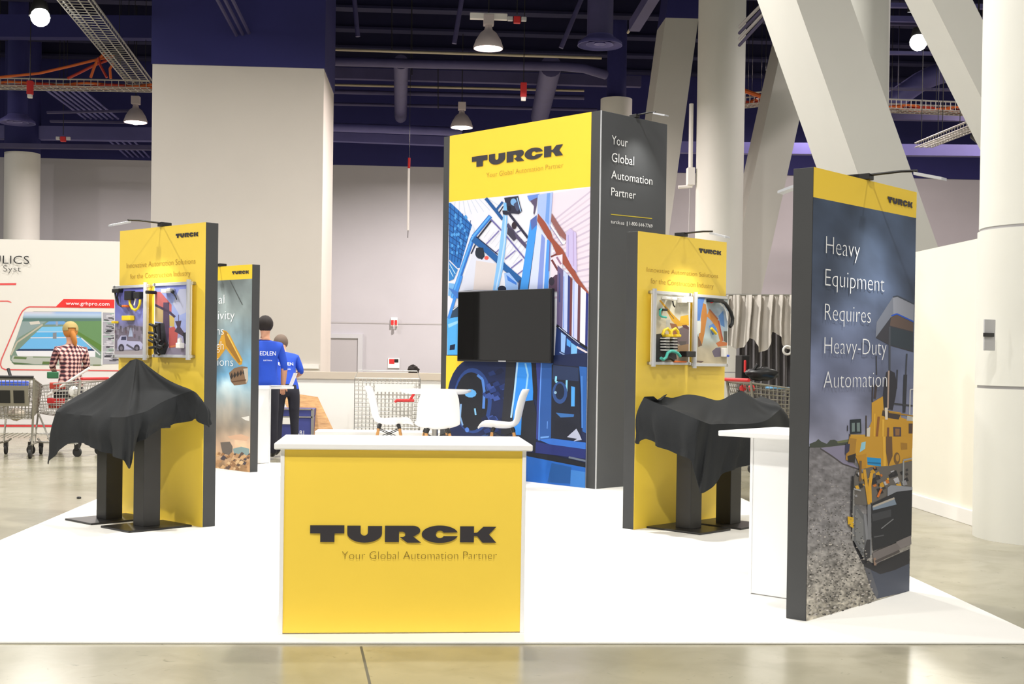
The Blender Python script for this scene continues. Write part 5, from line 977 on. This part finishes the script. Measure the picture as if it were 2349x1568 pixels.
# ================================================================ SHOPPING CARTS
def cart(px, d, rz, label, sc=1.0, m='cart_grey', handle='black_plastic', seat=True):
    p = GD(px, d); t = thing('shopping_cart', label, 'shopping cart', (p.x, p.y, 0), rz)
    def q(x, y, z): return (x*sc, y*sc, z*sc)
    TB = [(-.27, -.42, 1.0), (.27, -.42, 1.0), (.22, .46, .9), (-.22, .46, .9)]; BB = [(-.22, -.30, .5), (.22, -.30, .5), (.18, .38, .56), (-.18, .38, .56)]
    L = lambda a, b, s_: tuple(a[i]+(b[i]-a[i])*s_ for i in range(3))
    rim = MB().tube([q(*v) for v in TB+[TB[0]]], .012*sc, 6); rim.build('rim', m, t)
    for nm, i, j, nv in (('rear_grid', 0, 1, 11), ('side_grid', 1, 2, 16), ('front_grid', 2, 3, 9), ('side_grid', 3, 0, 16)):
        g = MB()
        for k in range(nv+1): g.tube([q(*L(TB[i], TB[j], k/nv)), q(*L(BB[i], BB[j], k/nv))], .0045*sc, 4)
        for k in range(9): g.tube([q(*L(TB[i], BB[i], (k+1)/9)), q(*L(TB[j], BB[j], (k+1)/9))], .0045*sc, 4)
        o = g.build(nm, m, t); o['kind'] = 'stuff'
    g = MB()
    for k in range(9): g.tube([q(*L(BB[0], BB[1], k/8)), q(*L(BB[3], BB[2], k/8))], .005*sc, 4)
    for k in range(8): g.tube([q(*L(BB[0], BB[3], k/7)), q(*L(BB[1], BB[2], k/7))], .005*sc, 4)
    o = g.build('floor_grid', m, t); o['kind'] = 'stuff'
    MB().tube([q(-.27, -.46, 1.03), q(.27, -.46, 1.03)], .02*sc, 8).build('handle', handle, t, smooth=True)
    if seat:
        s_ = MB(); fr = lambda x, z: q(x, -.44+ (1-z)*.24, z)
        xs = [-.2, -.15, -.02, .02, .15, .2]; zs = [.66, .7, .86, .92]
        for i in range(5):
            for k in range(3):
                if k == 1 and i in (1, 3): continue
                s_.add([fr(xs[i], zs[k]), fr(xs[i+1], zs[k]), fr(xs[i+1], zs[k+1]), fr(xs[i], zs[k+1])], [[0, 1, 2, 3]])
        s_.build('child_seat_flap', m, t, solid=.006)
        for x in (-.085, .085): MB().add([tuple(Vector(fr(x-.065, .7))+Vector((0, -.008, 0))), tuple(Vector(fr(x+.065, .7))+Vector((0, -.008, 0))), tuple(Vector(fr(x+.065, .86))+Vector((0, -.008, 0))), tuple(Vector(fr(x-.065, .86))+Vector((0, -.008, 0)))], [[0, 1, 2, 3]]).build('leg_hole', 'black_plastic', t, solid=.006)
    for sx in (-1, 1):
        MB().tube([q(sx*.27, -.44, 1.02), q(sx*.25, -.36, .52), q(sx*.23, -.28, .3), q(sx*.24, -.36, .16)], .014*sc, 8).build('frame_leg', m, t, smooth=True)
        MB().tube([q(sx*.24, -.38, .18), q(sx*.2, .42, .17), q(sx*.17, .46, .2)], .014*sc, 8).build('frame_rail', m, t, smooth=True)
        MB().tube([q(sx*.2, .3, .56), q(sx*.19, .1, .17)], .012*sc, 6).build('frame_strut', m, t)
        for yy in (-.36, .4):
            f = MB().b2(q(sx*.22-.025, yy-.03, .09), q(sx*.22+.025, yy+.03, .17)).build('caster_fork', 'black_metal', t)
            w_ = MB(); c_ = Vector(q(sx*.22, yy, .062)); w_.tube([c_-Vector((.016*sc, 0, 0)), c_+Vector((.016*sc, 0, 0))], .062*sc, 16); w_.build('caster_wheel', 'rubber', f, smooth=True)
    g = MB()
    for k in range(7): g.tube([q(-.2+.0667*k, -.3, .26), q(-.18+.06*k, .34, .28)], .005*sc, 4)
    o = g.build('under_rack', m, t); o['kind'] = 'stuff'
    return t
cart(40, 16.9, .12, 'grey shopping cart seen from behind at the far left edge', 1.02, 'cart_grey')
cart(152, 17.3, 1.15, 'pale shopping cart loaded with gear behind the peaked cloth', 1.0, 'zinc', 'red', False)
def wire_cage(pxl, pxr, d, label):
    a = GD(pxl, d); b = GD(pxr, d); W_ = b.x-a.x; t = thing('wire_cage_trolley', label, 'trolley', ((a.x+b.x)/2, a.y, 0), 0.06)
    z0_, z1_ = .24, P(880, 868, d).z; D_ = .45
    def side_grid(p, q, nm, nx):
        p, q = Vector(p), Vector(q); nz_ = 13
        for k in range(nx+1): MB().tube([p.lerp(q, k/nx)+Vector((0, 0, z0_)), p.lerp(q, k/nx)+Vector((0, 0, z1_))], .006, 4).build('upright_wire', 'zinc', t)
        for k in range(nz_+1): MB().tube([p+Vector((0, 0, z0_+(z1_-z0_)*k/nz_)), q+Vector((0, 0, z0_+(z1_-z0_)*k/nz_))], .006, 4).build('cross_wire', 'zinc', t)
    h_ = W_/2
    side_grid((-h_, 0, 0), (h_, 0, 0), 'f', 17); side_grid((-h_, D_, 0), (h_, D_, 0), 'b', 17); side_grid((-h_, 0, 0), (-h_, D_, 0), 'l', 5); side_grid((h_, 0, 0), (h_, D_, 0), 'r', 5)
    MB().tube([(-h_, 0, z1_), (-h_+.05, 0, z1_+.12), (h_-.05, 0, z1_+.12), (h_, 0, z1_)], .009, 6).build('top_rail', 'zinc', t)
    MB().b2((-h_+.3, -.02, z1_-.2), (h_-.1, -.008, z1_-.08)).build('name_plate', 'bag_white', t)
    MB().b2((-h_, 0, z0_-.03), (h_, D_, z0_)).build('base_frame', 'zinc', t)
    for x in (-h_+.06, h_-.06):
        for y in (.05, D_-.05):
            c_ = Vector((x, y, .07)); MB().tube([c_-Vector((.018, 0, 0)), c_+Vector((.018, 0, 0))], .07, 14).build('caster_wheel', 'rubber', t, smooth=True); MB().b2((x-.03, y-.02, .1), (x+.03, y+.02, z0_-.03)).build('caster_fork', 'black_metal', t)
wire_cage(812, 962, 19.4, 'empty wire grid trolley behind the left white stool')
cart(1770, 16.2, -1.3, 'shopping cart with a red handle below the grey curtain', 1.12, 'cart_grey', 'red', False)
def lump(name, label, cat, px, py, d, size, m, rz=0, group=None, n=12, squash=.12, seed=1):
    p = P(px, py, d); rg = random.Random(seed); mb = MB().ball((0, 0, 0), (size[0]/2, size[1]/2, size[2]/2), 14)
    R = Matrix.Rotation(rz, 3, 'Z')
    mb.v = [R @ (v*(1+squash*(rg.random()-.5)*2)) + p for v in mb.v]; return mb.solo(name, m, label, cat, group, smooth=True)
def slab(name, label, cat, px, py, d, size, m, rz=0, M=None, bevel=.01):
    mb = MB().box(P(px, py, d), size, rz, 0, M); return mb.solo(name, m, label, cat, bevel=bevel)
def rot(ax, deg): return Matrix.Rotation(math.radians(deg), 3, ax)
slab('folded_tarp', 'bright blue folded tarp on the far left cart', 'tarp', 28, 879, 16.9, (.34, .3, .06), 'blue_plastic'); slab('paper_stack', 'white papers lying on the blue tarp', 'paper', 30, 872, 16.95, (.3, .26, .03), 'bag_white', .2)
slab('tool_box', 'red box inside the far left cart', 'box', 24, 893, 17.0, (.3, .2, .1), 'red', .15)
lump('cream_bag', 'cream plastic bag seen through the far left cart grid', 'bag', 38, 950, 16.95, (.22, .2, .16), 'cream_cap', seed=3)
mb = MB().tube([P(106, 908, 17.1), P(205, 844, 17.1)], .018, 8); mb.solo('white_pole', 'white_paint', 'white pole sticking diagonally out of the loaded cart', 'pole')
slab('red_jacket', 'red folded jacket on top of the loaded cart', 'jacket', 132, 884, 17.2, (.2, .26, .08), 'brick_red', .3); slab('red_case', 'bright red case inside the loaded cart', 'case', 128, 918, 17.2, (.22, .22, .07), 'red', .3); slab('red_case', 'smaller dark red case low inside the loaded cart', 'case', 126, 931, 17.25, (.16, .2, .05), 'brick_red', .3)
lump('plastic_bag', 'white plastic bag hanging on the loaded cart', 'bag', 169, 898, 17.0, (.14, .13, .15), 'bag_white', seed=5); slab('green_pouch', 'small green pouch standing on the loaded cart', 'pouch', 121, 860, 17.3, (.14, .1, .09), 'green', .4)
slab('cable_box', 'black gear box in the middle of the loaded cart', 'box', 150, 906, 17.3, (.3, .24, .09), 'black_plastic', .3)
mb = MB().tube([P(19, 846, 17.1), P(25, 866, 17.0)], .022, 8); mb.solo('hand_tool', 'black_plastic', 'black tool handle standing in the far left cart', 'tool')
# ---- wire cart extras : red stick
mb = MB().tube([P(906, 922, 19.39), P(910, 918, 19.39), P(950, 918, 19.39)], .022, 8).tube([P(940, 918, 19.39), P(952, 899, 19.39)], .02, 8); mb.solo('red_strap', 'red', 'bright red bent bar hooked on the wire grid trolley', 'bar')
lump('work_gloves', 'dark work gloves heap on the low wall by the tower', 'gloves', 948, 849, 20.6, (.18, .15, .16), 'hair_dark', seed=8, squash=.25)
# ---- under the curtain, right
slab('tool_bag', 'black upright tool bag left of the red handled cart', 'bag', 1703, 843, 16.6, (.11, .2, .32), 'black_plastic', .2); slab('red_post', 'red strip on the black tool bag', 'strip', 1709, 840, 16.45, (.02, .05, .16), 'red', .2)
lump('black_backpack', 'black backpack heaped on the red handled cart', 'backpack', 1745, 857, 16.3, (.42, .3, .16), 'black_plastic', seed=2, squash=.2); mb = MB().tube([P(1728, 850, 16.2), P(1738, 835, 16.2)], .02, 6); mb.solo('umbrella_handle', 'black_plastic', 'black stick leaning on the black backpack', 'stick')
slab('blue_folder', 'light blue folder lying in the red handled cart', 'folder', 1783, 889, 16.1, (.26, .2, .025), 'sky_blue', .1)
for k, px in enumerate((1704, 1724)): lump('red_reel', 'small red cable reel, '+('left' if k == 0 else 'right')+' of the pair below the tool bag', 'reel', px, 890, 16.0, (.09, .09, .09), 'red', seed=6+k, squash=.03)
# ================================================================ GREY CURTAIN
def curtain(name, label, pxs, tops, bots, d, m, folds, amp, seed):
    rows = []; n = len(pxs); top = []; bot = []
    N = 140
    for i in range(N+1):
        u = i/N; x = np.interp(u, np.linspace(0, 1, n), pxs); ty = np.interp(x, pxs, tops); by = np.interp(x, pxs, bots); top.append((x, ty)); bot.append((x, by))
    for k in range(15):
        s_ = k/14; row = []
        for i in range(N+1):
            (x, ty), (_, by) = top[i], bot[i]; u = i/N
            p = P(x+math.sin(u*folds*.5+s_*3+seed)*3*s_, ty+(by-ty)*s_, d); p = p + Vector((0, amp*(math.sin(u*folds*6.28+seed+s_*1.3)+.5*math.sin(u*folds*13.1+s_*2)), 0)); row.append(p)
        rows.append(row)
    return MB().surf(rows).solo(name, m, label, 'curtain', smooth=True, solid=.004)
curtain('grey_curtain', 'pale grey swagged curtain bunched between yellow and dark panels', [1650, 1664, 1676, 1690, 1708, 1722, 1732, 1745, 1760, 1775, 1786, 1800, 1812, 1830], [676]*14, [800, 798, 792, 800, 796, 772, 700+80, 808, 802, 760, 770, 798, 802, 800], 17.6, 'grey_curtain', 7, .06, 1)
curtain('dark_curtain', 'dark grey floor length curtain below the swagged curtain', [1690, 1830], [690, 690], [1050, 1050], 18.1, 'dark_curtain', 8, .04, 3)
cr0, cr1 = P(1645, 676, 17.6), P(1835, 677, 17.6)
t = thing('curtain_rail', 'thin steel rail holding the grey curtains', 'rail', (cr0.x, cr0.y, 0), 0)
MB().tube([cr0, cr1], .015, 8).build('rail', 'steel', t, world=True)
for c_ in (cr0, cr1): MB().tube([(c_.x, c_.y, 0), (c_.x, c_.y, c_.z)], .02, 8).build('upright', 'steel', t, world=True); MB().b2((c_.x-.2, c_.y-.2, 0), (c_.x+.2, c_.y+.2, .012)).build('foot_plate', 'steel', t, world=True)
# white ring clipped on the curtain edge
cc = P(1806, 803, 17.5); mb = MB(); pth = [cc+Vector((math.cos(a)*.055, 0, math.sin(a)*.055)) for a in [i*2*math.pi/20 for i in range(21)]]; mb.tube(pth, .016, 8); mb.solo('white_ring', 'white_paint', 'white ring hanging at the right curtain edge', 'ring', smooth=True)
# ================================================================ ROAD CASE, PLYWOOD
d = 18.9; l = P(560, 1030, d); r = P(715, 1030, d); zt_ = P(660, 938, d).z; gc = thing('road_case', 'dark blue road case beside the leaning plywood', 'case', ((l.x+r.x)/2, l.y, 0), 0)
wc = (r.x-l.x); MB().b2((-wc/2, 0, .1), (wc/2, .6, zt_-.12)).build('body', 'case_blue', gc, bevel=.01); MB().b2((-wc/2, 0, zt_-.115), (wc/2, .6, zt_)).build('lid', 'case_blue', gc, bevel=.01)
for x in (-wc/2, wc/2): MB().b2((x-.02, -.012, .1), (x+.02, .02, zt_)).build('edge_trim', 'steel', gc)
MB().b2((-wc/2, -.012, zt_-.125), (wc/2, .01, zt_-.105)).build('edge_trim', 'steel', gc); MB().b2((-wc/2, -.012, zt_-.012), (wc/2, .02, zt_+.006)).build('edge_trim', 'steel', gc)
MB().b2((-.25, -.012, .36), (wc/2-.28, .0, .46)).build('label_strip', 'bag_white', gc, bevel=.006)
for sx in (-1, 1):
    for yy in (.08, .52):
        c_ = Vector((sx*(wc/2-.1), yy, .05)); MB().tube([c_-Vector((.02, 0, 0)), c_+Vector((.02, 0, 0))], .05, 14).build('caster', 'rubber', gc, smooth=True)
text_uv('NAB1', (wc/2-.3, .2), (wc/2-.12, .2), .075, -.004, gc, 'text_white')
d = 19.2; pts = [P(642, 897, d+.5), P(729, 910, d+.5), P(768, 993, d), P(672, 1000, d)]
zb_ = [G(768, 1026), G(690, 1030)]
A0 = P(729, 910, 19.7); B0 = P(642, 897, 19.7)
dirv = (P(766, 988, 19.3)-A0); k_ = (A0.z)/(A0.z-P(766, 988, 19.3).z); A1 = A0+dirv*k_; B1 = B0+dirv*k_
n_ = (A0-B0).cross(A1-A0).normalized()*.018
MB().hexa([B1, A1, A1+n_, B1+n_], [B0, A0, A0+n_, B0+n_]).solo('plywood_board', 'plywood', 'brown plywood board leaning behind the blue road case', 'board')
slab('black_tray', 'flat black tray on the road case end', 'tray', 628, 933, 18.9, (.2, .2, .03), 'black_plastic')
# laptop and tools on the far counter
lp = thing('laptop', 'open white laptop on the far white counter by the blue shirts', 'laptop', P(648, 885.5, 16.25), .3)
MB().b2((-.16, -.1, 0), (.1, .1, .012)).build('keyboard_base', 'alu', lp, bevel=.003); MB().hexa([(.1, -.1, .01), (.11, -.1, .01), (.11, .1, .01), (.1, .1, .01)], [(.16, -.1, .17), (.17, -.1, .17), (.17, .1, .17), (.16, .1, .17)]).build('lid', 'white_paint', lp)
# black dot of debris on the concrete
pd = G(181, 1143); MB().lathe((pd.x, pd.y, 0), [(.02, 0), (.022, .012), (.012, .02), (.001, .02)], 10).solo('bottle_cap', 'black_plastic', 'small black cap lying on the concrete left of the carpet', 'cap')
# plate on the thick column
pc = P(2268, 768, 9.9); t = thing('column_notice', 'pale notice plate with a small dark latch on the thick column', 'plate', pc, .55)
MB().b2((-.07, -.012, -.12), (.07, .0, .12)).build('plate', 'clear_grey', t, bevel=.004); MB().b2((-.09, -.03, -.015), (.03, -.012, .015)).build('latch', 'black_metal', t, bevel=.003)
# ================================================================ PEOPLE
def person(label, px, d, rz, h, shirt, pants, hair, lean=0.0, arms='down', cap=None, print_=None, longhair=False):
    p = GD(px, d); t = thing('person', label, 'person', (p.x, p.y, 0), rz); k = h/1.78
    V = []; R = []; E = []
    def v(x, y, z, r): V.append((x, y, z)); R.append(r if isinstance(r, tuple) else (r, r)); return len(V)-1
    def le(y, z):                      # lean forward (+y) about the hips
        if z > .95:
            dz = z-.95; return y+math.sin(lean)*dz, .95+math.cos(lean)*dz
        return y, z
    def w(x, y, z, r): yy, zz = le(y, z); return v(x, yy, zz, r)
    pel = w(0, 0, .96, (.155, .115)); wa = w(0, 0, 1.10, (.145, .105)); ch = w(0, -.005, 1.27, (.17, .12)); uc = w(0, -.01, 1.40, (.165, .105)); nb = w(0, .005, 1.475, (.07, .07)); nk = w(0, .015, 1.53, (.052, .055)); hb = w(0, .03, 1.60, (.066, .08)); hm = w(0, .03, 1.68, (.078, .098)); ht_ = w(0, .025, 1.745, (.055, .07))
    for a_, b_ in ((pel, wa), (wa, ch), (ch, uc), (uc, nb), (nb, nk), (nk, hb), (hb, hm), (hm, ht_)): E.append((a_, b_))
    wrists = []
    for sx in (-1, 1):
        sh = w(sx*.175, -.005, 1.41, .068)
        if arms == 'down' or (arms == 'hip' and sx > 0): pts = [(sx*.235, -.03, 1.17, .048), (sx*.245, .07, .95, .034)]
        elif arms == 'fwd': pts = [(sx*.235, .06, 1.18, .048), (sx*.16, .30, 1.10, .033)]
        else: pts = [(sx*.29, -.06, 1.16, .047), (sx*.2, .03, 1.0, .034)]
        el = w(*pts[0]); wr = w(*pts[1]); a_ = Vector(V[el]); b_ = Vector(V[wr]); dd = (b_-a_).normalized()
        ha = v(*(b_+dd*.06), (.036, .022)); wrists.append((b_+dd*.06, dd, sx)); E += [(uc, sh), (sh, el), (el, wr), (wr, ha)]
        hp = v(sx*.095, 0, .88, .098); kn = v(sx*.11, .015, .5, .066); an = v(sx*.115, -.02, .1, .045); to = v(sx*.125, .13, .045, .042); E += [(pel, hp), (hp, kn), (kn, an), (an, to)]
    me = bpy.data.meshes.new('sk'); me.from_pydata(V, E, []); o = bpy.data.objects.new('sk', me); link(o)
    sm = o.modifiers.new('skin', 'SKIN'); sm.use_smooth_shade = True
    for i, r in enumerate(R): me.skin_vertices[0].data[i].radius = r
    me.skin_vertices[0].data[0].use_root = True
    ss = o.modifiers.new('sub', 'SUBSURF'); ss.levels = 2; ss.render_levels = 2
    dg = bpy.context.evaluated_depsgraph_get(); me2 = bpy.data.meshes.new_from_object(o.evaluated_get(dg)); vs_ = [vv.co.copy() for vv in me2.vertices]; fs = [list(pp.vertices) for pp in me2.polygons]
    bpy.data.objects.remove(o, do_unlink=True)
    mb = MB(); mb.add(vs_, fs)
    for hp_, dd, sx in wrists:          # five fingers each
        sd = Vector((0, 1, 0)).cross(dd); sd = sd.normalized() if sd.length > .01 else Vector((1, 0, 0))
        for q_ in range(4):
            b0 = hp_+dd*.025+sd*((q_-1.5)*.017); Lf = (.07, .078, .074, .058)[q_]; mb.tube([b0, b0+dd*Lf*.55, b0+dd*Lf+Vector((0, -.008, 0))], [.009, .0085, .0065], 6)
        b0 = hp_+sd*(-sx*.03)+dd*.0; mb.tube([b0, b0+dd*.03-sd*sx*.02, b0+dd*.055-sd*sx*.025], [.011, .01, .008], 6)
    def hz_(c): return c
    NE = Vector((0, *le(0, 1.50)))
    mi = []
    el_z = 1.16
    for f in mb.f:
        c = sum((Vector(mb.v[i]) for i in f), Vector())/len(f)
        dz = (c-Vector((0, 0, .95))); up = dz.y*math.sin(lean)+dz.z*math.cos(lean)
        m_ = 0
        if c.z < .08: m_ = 3
        elif up+.95 < .915 and abs(c.x) < .2 and c.z < 1.0: m_ = 2
        elif up+.95 > 1.49 and abs(c.x) < .12: m_ = 1
        else:
            m_ = 0
            for (hp_, dd, sx) in wrists:
                if c.x*sx > .13 and (c-hp_).dot(dd) > (-.27 if shirt == 'blue_shirt' else -.06) and (c-(hp_+dd*((c-hp_).dot(dd)))).length < .075 and abs(c.x) > .12: m_ = 1
        mi.append(m_)
    mb.m = mi; mb.v = [vv*k for vv in mb.v]
    mb.build('body', [shirt, 'skin', pants, 'black_plastic'], t, smooth=True)
    H0 = Vector(V[hm])*k; ty = Matrix.Rotation(-lean, 3, 'X')
    hb_ = MB().ball((0, 0, 0), (.088*k, .106*k, .098*k), 18); keep = [v_ for v_ in hb_.v]
    # hair shell: back and top of the head
    nf = []
    for f in hb_.f:
        c = sum((hb_.v[i] for i in f), Vector())/len(f)
        if c.z > .035*k or (c.y < -.01*k and c.z > -.095*k) or (c.y < .03*k and c.z > -.03*k): nf.append(f)
    hb_.f = nf; hb_.m = [0]*len(nf); hb_.v = [ty @ v_ + H0+Vector((0, 0, .012*k)) for v_ in hb_.v]
    if cap: hb_.v = [v_-Vector((0, 0, .02*k)) for v_ in hb_.v]
    hb_.build('hair', hair, t, smooth=True, solid=.012, offset=1.0)
    for sx in (-1, 1): MB().ball(H0+Vector((sx*.084*k, .005, -.015*k)), (.012, .022, .032), 8).build('ear', 'skin', t, smooth=True)
    # face on the far side
    fy = .103*k
    fo = lambda x, y, z: H0+ty @ Vector((x*k, y*k, z*k))
    MB().ball(fo(0, .108, -.03), (.014, .022, .02), 8).build('nose', 'skin', t, smooth=True); MB().ball(fo(0, .095, -.068), (.026, .012, .008), 8).build('mouth', 'red', t, smooth=True)
    for sx in (-1, 1): MB().ball(fo(sx*.032, .094, .0), (.013, .01, .009), 8).build('eye', 'hair_dark', t, smooth=True)
    if longhair:
        MB().tube([fo(.0, -.075, .0), fo(.02, -.105, -.08), fo(.045, -.1, -.17), fo(.055, -.09, -.22)], [.035*k, .04*k, .032*k, .012*k], 10).build('ponytail', hair, t, smooth=True)
    if cap:
        cb = MB().ball((0, 0, 0), (.104*k, .124*k, .112*k), 18); nf = []
        for f in cb.f:
            c = sum((cb.v[i] for i in f), Vector())/len(f)
            if c.z > -.035*k and not (c.y < -.085*k and abs(c.x) < .04*k and c.z < .02*k): nf.append(f)
        cb.f = nf; cb.m = [0]*len(nf); cb.v = [ty @ v_ + H0+Vector((0, 0, .015*k)) for v_ in cb.v]; c_ = cb.build('cap', cap, t, smooth=True, solid=.008)
        MB().lathe((0, 0, 0), [(.001, .0), (.085*k, 0), (.085*k, .008), (.001, .01)], 18).build('cap_brim', cap, t, smooth=True).location = fo(0, .13, .03)
    return t, le, k
pA, leA, kA = person('tall dark haired man in a blue work shirt by the picture panel', 606, 16.95, .35, 1.88, 'blue_shirt', 'navy_pants', 'hair_dark', 0.0, 'hip')
pB, leB, kB = person('grey haired man in a blue work shirt bending over a table', 656, 17.4, .3, 1.80, 'blue_shirt', 'navy_pants', 'hair_grey', .66, 'fwd')
pC, leC, kC = person('person in a plaid shirt and olive cap behind the carts', 160, 17.9, .45, 1.78, 'plaid', 'navy_pants', 'hair_ginger', .02, 'fwd', 'cap_olive', None, True)
def back_print(t, le, k, lean, z0, wd, cap_, dy):
    for body, z, w_, ch in (('EDLEN', z0, wd, cap_), ('ELECTRICAL', z0-.07, wd*.55, cap_*.3)):
        vs_, fs = text_mesh(body, .006); x0_ = min(v[0] for v in vs_); x1_ = max(v[0] for v in vs_); mb = MB(); out = []
        for v in vs_:
            u = (v[0]-x0_)/(x1_-x0_)-.5; x = u*w_; zz = z+v[1]/CAPH*ch; yy = -dy+.9*x*x
            y2, z2 = le(yy, zz); out.append((x*k, y2*k, z2*k))
        mb.add(out, fs); mb.build('shirt_lettering', 'text_white', t)
back_print(pA, leA, kA, 0, 1.30, .2, .055, .145); back_print(pB, leB, kB, .66, 1.30, .2, .055, .145)
# sort out matrices
bpy.context.view_layer.update()
